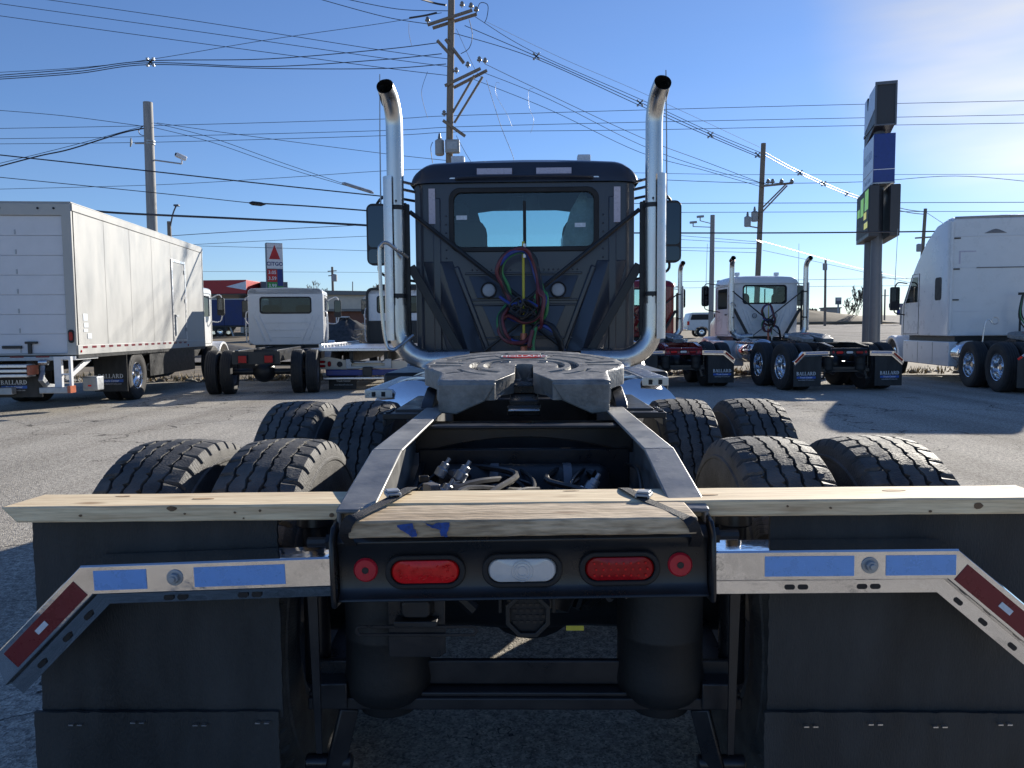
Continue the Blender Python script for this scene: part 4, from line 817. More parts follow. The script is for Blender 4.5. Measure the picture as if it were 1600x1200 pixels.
def stacks(root, hero):
    ys = 4.5
    for s_ in (-1, 1):
        X = s_ * 1.03; pts = []
        for k in range(9): a = radians(90) * k / 8; pts.append((X - s_ * .26 * (1 - sin(a)) , ys + .0, 1.42 - .26 * cos(a)))
        pts = [(s_ * .45, ys + .02, 1.165)] + pts + [(X, ys, 1.6)]
        lo = MB().tube(pts, .079, 20).build("exhaust_elbow", K['pipe'], root)
        up = [(X, ys, 1.55), (X, ys, 2.9), (X, ys, 3.01)]
        for k in range(1, 11): a = radians(68) * k / 10; up.append((X + s_ * .045 * (1 - cos(a)), ys - .27 * (1 - cos(a)), 3.01 + .27 * sin(a)))
        a = radians(68); up.append((X + s_ * .033, ys - .27 * (1 - cos(a)) - .03 * sin(a), 3.01 + .27 * sin(a) + .03 * cos(a)))
        st = MB().tube(up, .067, 22, cap=False).build("exhaust_stack", K['pipe'], root)
        d = Vector((0, -sin(a), cos(a))); e = Vector(up[-1])
        MB().tube([e - d * .0005, e - d * .22], [.0655, .0655], 22, cap=True).build("stack_bore", K['gasket'], st) if False else MB().lathe([(.0662, 0), (.0625, .001), (.0620, -.18), (.001, -.18)], e, d, 22, False, False).build("stack_bore", K['gasket'], st)
        # heat shield: partial cylinder on the outer rear side
        n = 10; L0 = []; 
        a0, a1 = (radians(95), radians(235)) if s_ < 0 else (radians(-55), radians(85))
        a0, a1 = (radians(150), radians(262)) if s_ < 0 else (radians(-82), radians(30))
        ins = []; outs = []
        for k in range(n + 1):
            a_ = a0 + (a1 - a0) * k / n; outs.append((X + .098 * cos(a_), ys + .098 * sin(a_))); ins.append((X + .094 * cos(a_), ys + .094 * sin(a_)))
        hs_ = MB().prism(outs + ins[::-1], XY, 1.32, 2.62).build("heat_shield", K['alu'], st, ang=30)
        if hero:
            pf = MB()
            for k in range(64):
                z = 1.36 + k * .0195
                for a_ in ((a0 + .12,) if s_ < 0 else (a1 - .12,)):
                    c = Vector((X + .0965 * cos(a_), ys + .0965 * sin(a_), z)); nn = Vector((cos(a_), sin(a_), 0)); pf.cyl(c, c + nn * .003, .0052, n=6)
            tag(pf.build("perforations", K['gasket'], hs_), kind="stuff")
            for z in (1.66, 2.42):
                MB().cyl((X - s_ * .02, ys - .094, z), (X - s_ * .02, ys - .102, z), .009, n=8).build("shield_screw", K['black'], hs_)
        po = MB(); xi = s_ * .955; po.bb(xi - .022, xi + .022, ys + .06, ys + .105, 1.18, 2.42)
        for z in (2.4, 2.28, 1.68): po.bb(*sorted((xi, X)), ys + .062, ys + .103, z, z + .03)
        po.build("stack_post", K['black'], root, .004)
        for z in (2.36, 1.66):
            MB().lathe([(.071, z), (.073, z), (.073, z + .035), (.071, z + .035)], (X, ys, 0), (0, 0, 1), 22).build("stack_clamp", K['black'], st)
        sr = MB(); sr.cyl((s_ * .93, ys + .08, 2.36), (s_ * -.06, ys + .1, 1.58), .018, n=8); sr.build("stack_brace", K['black'], root)
        sr = MB(); sr.beam((s_ * .93, ys + .1, 1.92), (s_ * .47, ys + .12, 1.10), .05, .07); sr.build("stack_brace", K['black'], root, .004)
        sr = MB(); sr.cyl((s_ * -.05, ys + .05, 1.52), (s_ * .42, ys + .1, 1.16), .011, n=8); sr.build("stack_brace", K['black'], root)
        pi_ = MB()
        for z in (2.62, 2.56): pi_.cyl((s_ * .9, ys + .35, z), (X - s_ * .05, ys + .02, z - .03), .012, n=8)
        pi_.build("intake_line", K['pipe'], root)
    gh = smoothpath([(-.93, ys - .06, 1.98), (-1.0, ys - .16, 2.03), (-1.07, ys - .2, 2.08), (-1.115, ys - .2, 2.06), (-1.13, ys - .2, 1.98), (-1.115, ys - .2, 1.5), (-1.09, ys - .2, 1.30), (-1.05, ys - .2, 1.25), (-1.0, ys - .18, 1.27), (-.9, ys - .06, 1.36)], 6)
    MB().tube(gh, .0145, 9).build("grab_handle", K['pipe'], root)
    # pogo stick and coiled air lines
    yp = 4.42
    pg = MB(); pg.cyl((-.01, yp + .05, 1.0), (-.01, yp + .05, 1.37), .028, n=14); p0 = pg.build("line_post", K['copper'], root)
    MB().cyl((-.01, yp + .05, 1.37), (-.01, yp + .05, 2.1), .011, n=10).build("post_sleeve", K['yellow'], p0)
    MB().cyl((0.0, yp + .03, 1.97), (0.0, yp + .03, 2.08), .014, n=8).build("spring_clip", K['alu'], p0)
    def line(pts, m, r_=.0155): MB().tube(smoothpath(pts, 8), r_, 8).build("air_line", K[m], root)
    r2 = random.Random(9)
    for q, m in enumerate(['hosered', 'hoseblue', 'hosegreen', 'hoseblack', 'hoseblack', 'hoseblack']):
        o = .014 * (q - 2); y = yp + .012 * (q % 3)
        tw = lambda ph: (.012 * sin(ph + q * 1.26), .012 * cos(ph + q * 1.26))
        base = [(-.10, 1.30), (-.17, 1.36), (-.2, 1.5), (-.12, 1.62), (-.15, 1.72), (-.205, 1.86), (-.15, 1.98), (-.03, 2.03), (.06, 1.97), (.1, 1.84), (.13, 1.7), (.15, 1.62), (.1, 1.5), (-.02, 1.46), (-.16, 1.52), (-.19, 1.4), (-.12, 1.31), (0, 1.3), (.06, 1.38), (.12, 1.44), (.2, 1.42), (.27, 1.32), (.31, 1.2), (.33, 1.08)]
        if q == 2: base = base[:-4] + [(.16, 1.5), (.18, 1.62), (.14, 1.7), (.09, 1.66), (.085, 1.45), (.075, 1.3), (.07, 1.2)]
        if q == 0: base = base[:-4] + [(.13, 1.5), (.15, 1.66), (.11, 1.7), (.09, 1.5), (.05, 1.32), (.02, 1.28), (.06, 1.4)]
        pts = []
        for i, (x, z) in enumerate(base):
            dx, dz = tw(i * 1.1); pts.append((x + dx + r2.uniform(-.012, .012), y - .03 * sin(i * 1.3) + r2.uniform(-.012, .012), z + dz + r2.uniform(-.01, .01)))
        line(pts, m)
    bun = []
    for k in range(40): a = k * .9; bun.append((-.01 + (.06 + .05 * sin(k * 1.7)) * cos(a) * 1.3, yp - .05 + .02 * sin(k), 1.57 + (.05 + .04 * cos(k * 2.3)) * sin(a)))
    line(bun, 'hoseblack', .010)
    line([(-.2, yp - .02, 1.66), (-.1, yp - .06, 1.6), (0, yp - .05, 1.63), (.1, yp - .05, 1.58)], 'hoseblue', .012)
    gl = MB(); gl.cyl((.072, yp, 1.22), (.072, yp, 1.05), .013, n=10); gl.bb(.04, .105, yp - .015, yp + .015, 1.13, 1.155); gl.build("gladhand", K['alu'], root, .004)

hero = tractor("semi_tractor", "large charcoal grey day cab tractor with bare rear frame filling the foreground", "truck", (0, 1.73, 0), 0, K['cabgrey'], True)

# ------------------------------------------------------------------ lumber and straps tied on the tail
lb = MB(); nx = 30; r2 = random.Random(2); loops = []
for i in range(nx + 1):
    x = -1.243 + 2.475 * i / nx; w_ = lambda: r2.uniform(-.0006, .0006)
    sk = -.02 if i == 0 else 0
    loops.append([(x + (.035 if i == 0 else 0), 1.785 + w_(), .953 + w_()), (x, 1.783 + w_(), .992 + w_()), (x + .02 * (i == 0), 1.922 + w_(), .993 + w_()), (x + .03 * (i == 0), 1.922, .954)])
lumber = lb.loft(loops).move((0, 0, .003)).rot(radians(-.35), 'Y', (0, 1.8, .97)).build("lumber_board", K['pine'], None, .004, ang=50, loc=(0, 1.85, .956))
r2 = random.Random(12)
for x, z, a, b in ((-.83, .985, .013, .006), (-.80, .972, .003, .0025), (-.68, .974, .003, .0025), (-.62, .978, .004, .003), (-.66, .960, .002, .002), (-.45, .966, .006, .005), (.62, .977, .0028, .0025), (.72, .972, .0028, .0025), (1.06, .974, .012, .008), (.95, .962, .004, .003), (-1.05, .97, .004, .003)):
    n = 10; MB().prism([(x + a * cos(2 * pi * k / n) * r2.uniform(.75, 1.2), z + b * sin(2 * pi * k / n) * r2.uniform(.75, 1.2)) for k in range(n)], XZ, 1.7822, 1.7835).move((0, 0, .003)).rot(radians(-.35), 'Y', (0, 1.8, .97)).move((0, -1.85, -.956)).build("knot", K['knot'], lumber, smooth=False)
for x, y, a, b in ((-.78, 1.85, .03, .008), (.45, 1.84, .02, .007), (-.3, 1.88, .025, .006), (.9, 1.87, .03, .008), (-1.0, 1.89, .018, .006), (.12, 1.9, .02, .005)):
    n = 12; MB().prism([(x + a * cos(2 * pi * k / n) * r2.uniform(.7, 1.25), y + b * sin(2 * pi * k / n) * r2.uniform(.8, 1.2)) for k in range(n)], XY, .9925, .9936).move((0, 0, .003)).rot(radians(-.35), 'Y', (0, 1.8, .97)).move((0, -1.85, -.956)).build("knot", K['knot2'], lumber, smooth=False)
tag(lumber, "long pale new pine board laid across both mud flaps behind the wheels", "board")
r2 = random.Random(4); loops = []
for i in range(19):
    x = -.378 + .758 * i / 18; w_ = lambda a=.0009: r2.uniform(-a, a)
    loops.append([(x, 1.642 + w_(), .952 + w_()), (x, 1.638 + w_(), .9905 + w_()), (x, 1.7 + w_(), .992 + w_()), (x, 1.781, .992 + w_()), (x, 1.781, .953)])
plank = MB().loft(loops).rot(radians(-.6), 'Y', (0, 1.7, .97)).build("wood_plank", K['oldwood'], None, .004, ang=50, loc=(0, 1.7, .95))
tag(plank, "short weathered rough plank with blue paint marks strapped on the truck tail", "board")
def jag(poly, seed):
    r5 = random.Random(seed); out = []
    for i in range(len(poly)):
        p, q = poly[i], poly[(i + 1) % len(poly)]
        for k in range(4): t = k / 4; out.append((p[0] + (q[0] - p[0]) * t + r5.uniform(-.0022, .0022), p[1] + (q[1] - p[1]) * t + r5.uniform(-.0012, .0012)))
    return out
for poly in ([(-.272, .982), (-.238, .985), (-.232, .972), (-.226, .958), (-.238, .955), (-.246, .962), (-.258, .97)], [(-.212, .988), (-.196, .981), (-.178, .986), (-.156, .987), (-.158, .975), (-.162, .955), (-.174, .956), (-.176, .97), (-.194, .975)]):
    MB().prism(jag(poly, int(abs(poly[0][0]) * 1000)), XZ, 1.6352, 1.6362).rot(radians(-.6), 'Y', (0, 1.7, .97)).move((0, -1.7, -.95)).build("paint_mark", K['bluepaint'], plank, smooth=False)
def strap(side):
    if side < 0: path = [(-.385, 1.78, .86), (-.392, 1.70, .925), (-.386, 1.645, .957), (-.375, 1.632, .987), (-.355, 1.65, .998), (-.335, 1.72, .9985), (-.305, 1.80, 1.004), (-.285, 1.88, 1.006), (-.28, 1.93, 1.0)]
    else: path = [(.385, 1.78, .86), (.392, 1.70, .925), (.377, 1.645, .957), (.366, 1.632, .982), (.35, 1.65, .993), (.325, 1.72, .9935), (.285, 1.80, .999), (.26, 1.88, 1.003), (.255, 1.93, .996)]
    pts = smoothpath(path, 5); vs = []; fs = []; w_ = .0125
    for i, p in enumerate(pts):
        t = (pts[min(i + 1, len(pts) - 1)] - pts[max(i - 1, 0)]).normalized(); sd = Vector((1, 0, 0)); sd = (sd - t * sd.dot(t)).normalized(); nn = t.cross(sd).normalized()
        if nn.z < 0: nn = -nn
        vs += [p - sd * w_, p + sd * w_, p + sd * w_ + nn * .0022, p - sd * w_ + nn * .0022]
    for i in range(len(pts) - 1):
        for k in range(4): fs.append((i * 4 + k, i * 4 + (k + 1) % 4, i * 4 + 4 + (k + 1) % 4, i * 4 + 4 + k))
    fs += [(3, 2, 1, 0), tuple(len(vs) - 4 + k for k in range(4))]
    o = MB().add(vs, fs).build("tie_strap", K['strap'], None, ang=60, loc=(path[3][0], 1.7, .99))
    c = Vector(path[6]); b = MB(); R = Matrix.Rotation(radians(-20 * side), 3, 'Z')
    b.box((0, 0, .008), (.034, .012, .006), R); b.box(R @ Vector((0, .03, .008)), (.034, .01, .006), R); b.box(R @ Vector((0, .015, .014)), (.03, .03, .005), R); b.box(R @ Vector((-.015, .015, .006)), (.005, .045, .008), R); b.box(R @ Vector((.015, .015, .006)), (.005, .045, .008), R)
    b.move(c - o.location).build("buckle", K['galv'], o, .0015)
    return o
tag(strap(-1), "black strap and buckle over the plank end near the bright red oval lamp", "strap", "tie down straps on the plank")
tag(strap(1), "black strap and buckle over the plank end near the deep red oval lamp", "strap", "tie down straps on the plank")
# ------------------------------------------------------------------ ground, lot, road, verge
ys_ = [-70, -30, -10, 0, 6, 12, 18, 21, 24, 26, 28, 30, 33, 36, 40, 45, 50, 56, 62, 70, 80, 90, 100, 115, 130, 150, 175, 200, 240, 280, 330, 400, 600, 1000, 2000, 4500]
xs_ = [-3000, -1200, -600, -300, -200, -140, -100, -80, -60, -48, -38, -30, -22, -15, -8, 0, 8, 15, 22, 30, 38, 48, 60, 80, 100, 140, 200, 300, 600, 1200, 3000]
def gz(x, y): return H(x, y) - .02 + (.10 * noise.noise((x * .25, y * .25, 0)) if y > 23 and y < 300 else 0)
g = MB(); nx = len(xs_); g.add([(x, y, gz(x, y)) for y in ys_ for x in xs_], [(j * nx + i, j * nx + i + 1, (j + 1) * nx + i + 1, (j + 1) * nx + i) for j in range(len(ys_) - 1) for i in range(nx - 1)])
tag(g.build("ground", K['earth']), kind="structure")
r2 = random.Random(11); top = []
for k in range(61):
    x = -60 + 2 * k; top.append((x, 21.6 + .35 * noise.noise((x * .4, 2, 0)) + (2.2 if x > 16 else 0) + (1.0 if 2 < x < 12 else 0), 0.0))
tag(MB().add([(-60, -65, 0), (60, -65, 0)] + list(reversed(top)), [tuple(range(2 + len(top)))]).build("parking_lot", K['lot'], smooth=False), kind="structure")
def strip(name, near, far, m, lift, n=10):
    vs = []; fs = []; c = len(near)
    for k in range(n + 1):
        for a, b in zip(near, far):
            x = a[0] + (b[0] - a[0]) * k / n; y = a[1] + (b[1] - a[1]) * k / n; vs.append((x, y, H(x, y) + lift))
    for k in range(n):
        for i in range(c - 1): fs.append((k * c + i, k * c + i + 1, (k + 1) * c + i + 1, (k + 1) * c + i))
    return tag(MB().add(vs, fs).build(name, m), kind="structure")
nearL = [(x, 31.0) for x in (-140, -80, -50, -30, -15, 0, 12)] + [(20, 33), (30, 44), (44, 62), (80, 108), (160, 210), (300, 380)]
farL = [(x, 43.0) for x in (-140, -80, -50, -30, -15, 0)] + [(8, 47), (14, 60), (24, 84), (38, 115), (72, 180), (150, 330), (290, 480)]
strip("road", nearL, farL, K['roadm'], .10)
strip("driveway", [(13.5, 24.2), (18, 24.6), (22, 25.5)], [(18, 33), (24, 37.5), (29, 43)], K['roadm'], .11, 6)
# dead grass tufts, stones along the lot edge
tf = MB(); r2 = random.Random(21)
for k in range(3600):
    x = r2.uniform(-26, 24); y = (21.9 if x < 2 else 23.2 if x < 16 else 24.2) + abs(r2.gauss(0, 1.6)); z = gz(x, y); h = r2.uniform(.05, .22); a = r2.uniform(0, pi)
    dx, dy = cos(a) * .03, sin(a) * .03; lx, ly = r2.uniform(-.1, .1), r2.uniform(-.1, .1)
    tf.add([(x - dx, y - dy, z), (x + dx, y + dy, z), (x + lx, y + ly, z + h)], [(0, 1, 2)])
tag(tf.build("dry_grass", K['straw'], smooth=False), kind="stuff")
sn = MB()
for k in range(420):
    x = r2.uniform(-24, 20); y = (21.7 if x < 2 else 23 if x < 16 else 24) + abs(r2.gauss(0, .8)); z = gz(x, y); s_ = r2.uniform(.04, .16)
    sn.lathe([(s_ * .6, 0), (s_, s_ * .35), (s_ * .5, s_ * .8)], (x, y, z - .02), (r2.uniform(-.3, .3), r2.uniform(-.3, .3), 1), 5)
tag(sn.build("verge_stones", K['stone'], smooth=False), kind="stuff")
def heap(name, label, cat, c, rx, ry, h, m, seed, rough=.12, rocks=0):
    r2 = random.Random(seed); n = 28; L = []
    for j in range(9):
        t = j / 8.0; rr_ = 1 - t
        L.append([(c[0] + rx * rr_ * cos(2 * pi * k / n) * (1 + .12 * noise.noise((k * .5, seed, j * .2))), c[1] + ry * rr_ * sin(2 * pi * k / n), c[2] + h * (1 - (1 - t) ** 1.3) * (1 + rough * noise.noise((k * .7, j * .6, seed))) + r2.uniform(-.03, .03) * h) for k in range(n)])
    mb = MB().loft(L); 
    o = tag(mb.build(name, m, None, ang=180, loc=(c[0], c[1], c[2])), label, cat)
    return o

# black gravel heaps and brush
heap("gravel_heap", "tall black gravel heap between the white bare chassis cab and the tow truck cab", "gravel heap", (-10.2, 44, H(0, 44)), 3.6, 3, 1.75, K['gravel'], 3)
heap("dirt_mound", "low dark dirt mound beyond the white box truck below the blue trailer", "dirt mound", (-15.8, 37, H(0, 37)), 4.6, 2.6, .75, K['gravel'], 5)
heap("dirt_mound", "long low brown bank beside the far road behind the white utility vehicle", "dirt mound", (42, 120, H(0, 120)), 16, 9, 2.2, K['earth'], 8)
bd = empty("brush_pile", (-8.2, 41, H(0, 41)), 0, "bleached pile of tangled brush and timber beside the black gravel heap", "brush pile")
r2 = random.Random(8); b1 = MB()
for k in range(46):
    a = Vector((r2.uniform(-1.1, 1.1), r2.uniform(-1, 1), 0)); hh = 1.7 * (1 - abs(a.x) / 1.5); p = a + Vector((0, 0, r2.uniform(0, hh))); d = Vector((r2.uniform(-1, 1), r2.uniform(-.6, .6), r2.uniform(-.5, .7))) * .5
    MB().tube([p - d, p + d * .2 + Vector((0, 0, .04)), p + d], [.05, .05, .03], 5).build("branch", K['debris'], bd)

# ------------------------------------------------------------------ box truck
def flap_text(fp, x, y, z, h=.075):
    serif_ballard(h, Matrix.Translation((x, y, z)) @ FACE_BACK, K['textwhite'], fp)
    MB().bb(x - h * 2.8, x + h * 2.8, y + .0004, y + .002, z - h * 1.45, z - h * .8).build("lettering_band", K['textblue'], fp, smooth=False)
    text("Truck Center", h * .66, K['textwhite'], fp, Matrix.Translation((x, y - .0008, z - h * 1.13)) @ FACE_BACK)
    text("www.BallardTrucks.com", h * .48, K['lettergrey'], fp, Matrix.Translation((x, y, z - h * 1.85)) @ FACE_BACK)
bt = empty("box_truck", (-9.03, 13.06, 0), radians(6.5), "white box truck with rolled door, tail lift and sunlit blank side", "truck")
BL, BW, Z0, Z1 = 7.35, 1.25, 1.02, 3.62
fr_ = MB(); fr_.ring([(-BW, Z0), (-BW, Z1), (BW, Z1), (BW, Z0)], [(-1.09, Z0 + .03), (-1.09, Z1 - .21), (1.09, Z1 - .21), (1.09, Z0 + .03)], XZ, 0, .06)
frm = fr_.build("rear_frame", K['boxwhite'], bt, .012)
for x in (-.6, .1, .72, .98): MB().cyl((x, -.002, Z1 - .09), (x, -.008, Z1 - .09), .02, n=10).build("marker_lamp", K['gasket'], frm)
dz = (Z1 - .21 - Z0 - .03) / 7
dr = MB().bb(-1.1, 1.1, .06, .068, Z0, Z1 - .2).build("roll_door", K['doorwhite'], bt, smooth=False)
for k in range(7):
    z = Z0 + .03 + k * dz; MB().bb(-1.085, 1.085, .04, .06, z + .002, z + dz - .002).build("door_panel", K['doorwhite'], dr, .006)
    for x in (.30,):
        MB().bb(x, x + .022, .031, .0395, z + .02, z + .1).build("hinge", K['galv'], dr, smooth=False)
hk = MB(); hk.bb(.02, .34, .0, .03, Z0 + .12, Z0 + .17); hk.bb(.44, .50, .0, .035, Z0 + .02, Z0 + .22); hk.bb(.40, .60, -.01, .035, Z0 + .2, Z0 + .24); hk.build("door_latch", K['black'], dr, .004)
# body walls: side panels are separate sheets
for s_ in (-1, 1):
    X0 = s_ * BW; n = 6; L_ = (BL - .14) / n
    MB().bb(*sorted((X0 - s_ * .05, X0 - s_ * .014)), .06, BL, Z0, Z1).build("inner_wall", K['boxwhite'], bt, smooth=False)
    for k in range(n):
        y0 = .08 + k * L_; p = MB(); nxx, nzz = 6, 6; vs = []
        for j in range(nzz + 1):
            for i in range(nxx + 1):
                y = y0 + .006 + (L_ - .012) * i / nxx; z = Z0 + .16 + (Z1 - Z0 - .28) * j / nzz
                vs.append((X0 + s_ * (.006 * noise.noise((y * 1.3, z * 1.1, s_ * 2)) + .002), y, z))
        p.add(vs, [(j * (nxx + 1) + i, j * (nxx + 1) + i + 1, (j + 1) * (nxx + 1) + i + 1, (j + 1) * (nxx + 1) + i) for j in range(nzz) for i in range(nxx)])
        p.build("side_panel", K['boxwhite'], bt)
    MB().bb(*sorted((X0 - s_ * .02, X0 + s_ * .02)), .02, BL, Z1 - .13, Z1).build("top_rail", K['boxwhite'], bt, .01)
    brl = MB().bb(*sorted((X0 - s_ * .02, X0 + s_ * .015)), .02, BL, Z0, Z0 + .17).build("bottom_rail", K['boxwhite'], bt, .008)
    for k in range(16): MB().bb(*sorted((X0 + s_ * .015, X0 + s_ * .018)), .2 + k * .36, .38 + k * .36, Z0 + .11, Z0 + .15).build("reflective_tape", K['tapered'], brl, smooth=False)
    for y in (.12, 5.9): MB().lathe([(.026, 0), (.02, .012)], (X0 + s_ * .015, y, Z0 + .06), (s_, 0, 0), 12).build("side_marker", K['lensdark'], brl)
    tl = MB(); tl.loft([[(x, y, z) for x, z in rr(s_ * 1.17 - .045, s_ * 1.17 + .045, 1.23, 1.46, .044, 5)] for y in (0, -.02)]); q = tl.build("tail_lamp", K['gasket'], bt)
    MB().loft([[(x, y, z) for x, z in rr(s_ * 1.17 - .03, s_ * 1.17 + .03, 1.27, 1.42, .029, 5)] for y in (-.019, -.026)]).build("lamp_lens", K['lensdark'], q)
MB().bb(-BW, BW, .02, BL, Z1, Z1 + .03).build("box_roof", K['boxwhite'], bt, .01)
MB().bb(-BW, BW, BL, BL + .05, Z0, Z1).build("front_wall", K['boxwhite'], bt, .02)
MB().bb(-BW, BW, .05, BL, Z0 - .06, Z0 + .01).build("box_floor", K['black'], bt)
sd = MB(); sd.bb(BW + .006, BW + .018, 4.95, 5.78, Z0 + .22, Z0 + 2.03); sdo = sd.build("side_door", K['boxwhite'], bt, .004)
dfm = MB(); dfm.ring([(4.88, Z0 + .17), (4.88, Z0 + 2.1), (5.85, Z0 + 2.1), (5.85, Z0 + .17)], [(4.94, Z0 + .21), (4.94, Z0 + 2.04), (5.79, Z0 + 2.04), (5.79, Z0 + .21)], YZ, BW + .004, BW + .026); dfm.build("door_frame", K['alu'], sdo, .003)
for z in (.4, 1.1, 1.8): MB().bb(BW + .018, BW + .04, 5.74, 5.84, Z0 + z, Z0 + z + .09).build("hinge", K['galv'], sdo)
hd = MB(); hd.bb(BW + .018, BW + .05, 5.0, 5.05, Z0 + .3, Z0 + .8); hd.bb(BW + .018, BW + .06, 5.0, 5.2, Z0 + .75, Z0 + .79); hd.build("door_handle", K['galv'], sdo)
for k, (y, z, hh) in enumerate(((.28, 1.62, .12), (.3, 1.5, .08), (.42, 1.3, .09), (.28, 1.42, .05))): MB().bb(BW + .008, BW + .0095, y, y + .16, z, z + hh).build("decal", K['sticker'], bt, smooth=False)
# tail lift
lf = MB().bb(-1.18, .92, -.10, -.03, .93, 1.0).build("lift_beam", K['galv'], bt, .006)
for x in (-.9, -.3, .2, .62): MB().bb(x, x + .22, -.104, -.1005, .985, 1.01).build("reflective_tape", K['tapered'], lf, smooth=False)
pf = MB()
for z in (.72, .80, .88): pf.bb(-1.1, .62, -.42, -.12, z - .055, z)
pf.build("lift_platform", K['alu'], bt, .01)
MB().bb(.625, .655, -.42, -.1, .70, .86).build("platform_end", K['orange'], bt)
for x in (.70, -.9):
    am = MB(); am.prism([(-.1, .95), (-.02, .95), (-.25, .6), (-.05, .45), (.25, .42), (.25, .5), (-.0, .53), (-.16, .66)], YZ, x, x + .08); am.build("lift_arm", K['galv'], bt, .01)
    MB().cyl((x - .02, -.12, .9), (x + .12, -.12, .9), .05, n=12).build("arm_pivot", K['alu'], bt)
gd = MB(); gd.ring([(.94, .42), (.94, 1.0), (1.22, 1.0), (1.22, .42)], [(1.06, .46), (1.06, .95), (1.18, .95), (1.18, .46)], XZ, -.18, -.1); gd.bb(1.06, 1.18, -.17, -.11, .68, .71); gd.build("guard_frame", K['white'], bt, .005)
bk = MB(); bk.bb(1.02, 1.22, -.0, .9, .93, 1.0); bk.beam((1.1, .8, .93), (1.05, .05, .62), .06, .08); bk.build("support_bracket", K['white'], bt, .006)
bm_ = MB().bb(-1.2, .25, -.2, -.05, .36, .48).build("bumper_step", K['galv'], bt, .01); MB().bb(.74, 1.2, -.3, -.1, .38, .48).build("bumper_step", K['galv'], bt, .01); MB().bb(1.2, 1.25, -.3, -.1, .38, .50).build("end_cap", K['orange'], bt)
pb_ = MB().bb(.98, 1.24, .75, 1.05, .34, .60).build("pump_box", K['galv'], bt, .02); MB().bb(1.08, 1.14, .745, .7495, .42, .45).build("reflector", K['lensred'], pb_, smooth=False)
for x0, x1 in ((.60, 1.24), (-1.24, -.60)):
    fp = MB().bb(x0, x1, 2.14, 2.155, .22, .98).build("mud_flap", K['flap'], bt); flap_text(fp, (x0 + x1) / 2, 2.138, .53, .085)
fp = MB().bb(-.28, .66, -.02, -.01, .30, .66).build("mud_flap", K['flap'], bt); flap_text(fp, .2, -.021, .56, .075)
MB().bb(1.18, 1.2, 3.5, 6.6, .45, 1.0).build("side_skirt", K['black'], bt)
for s_ in (-1, 1): MB().bb(*sorted((s_ * .36, s_ * .45)), .1, 9.3, .72, .96).build("frame_rail", K['black'], bt)
tkm = MB().lathe([(.05, 4.4), (.26, 4.42), (.28, 4.5), (.28, 5.5), (.26, 5.58), (.05, 5.6)], (.85, 0, .62), (0, 1, 0), 20).build("fuel_tank", K['black'], bt)
for q in range(4): MB().tube([(1.0 + .1 * cos(a), 4.15 + q * .05, .62 + .1 * sin(a)) for a in [2 * pi * k / 10 for k in range(10)]], .02, 6, closed=True).build("coiled_hose", K['alu'], bt)
for s_ in (-1, 1):
    wheel(bt, s_ * .76, 2.8, .505, out=-s_, rim=RIM_STEEL, sc=.96, holes=False); wheel(bt, s_ * 1.08, 2.8, .505, out=s_, sc=.96)
    wheel(bt, s_ * 1.02, 8.6, .505, out=s_, rim=RIM_FRONT, sc=.96, holes=False)
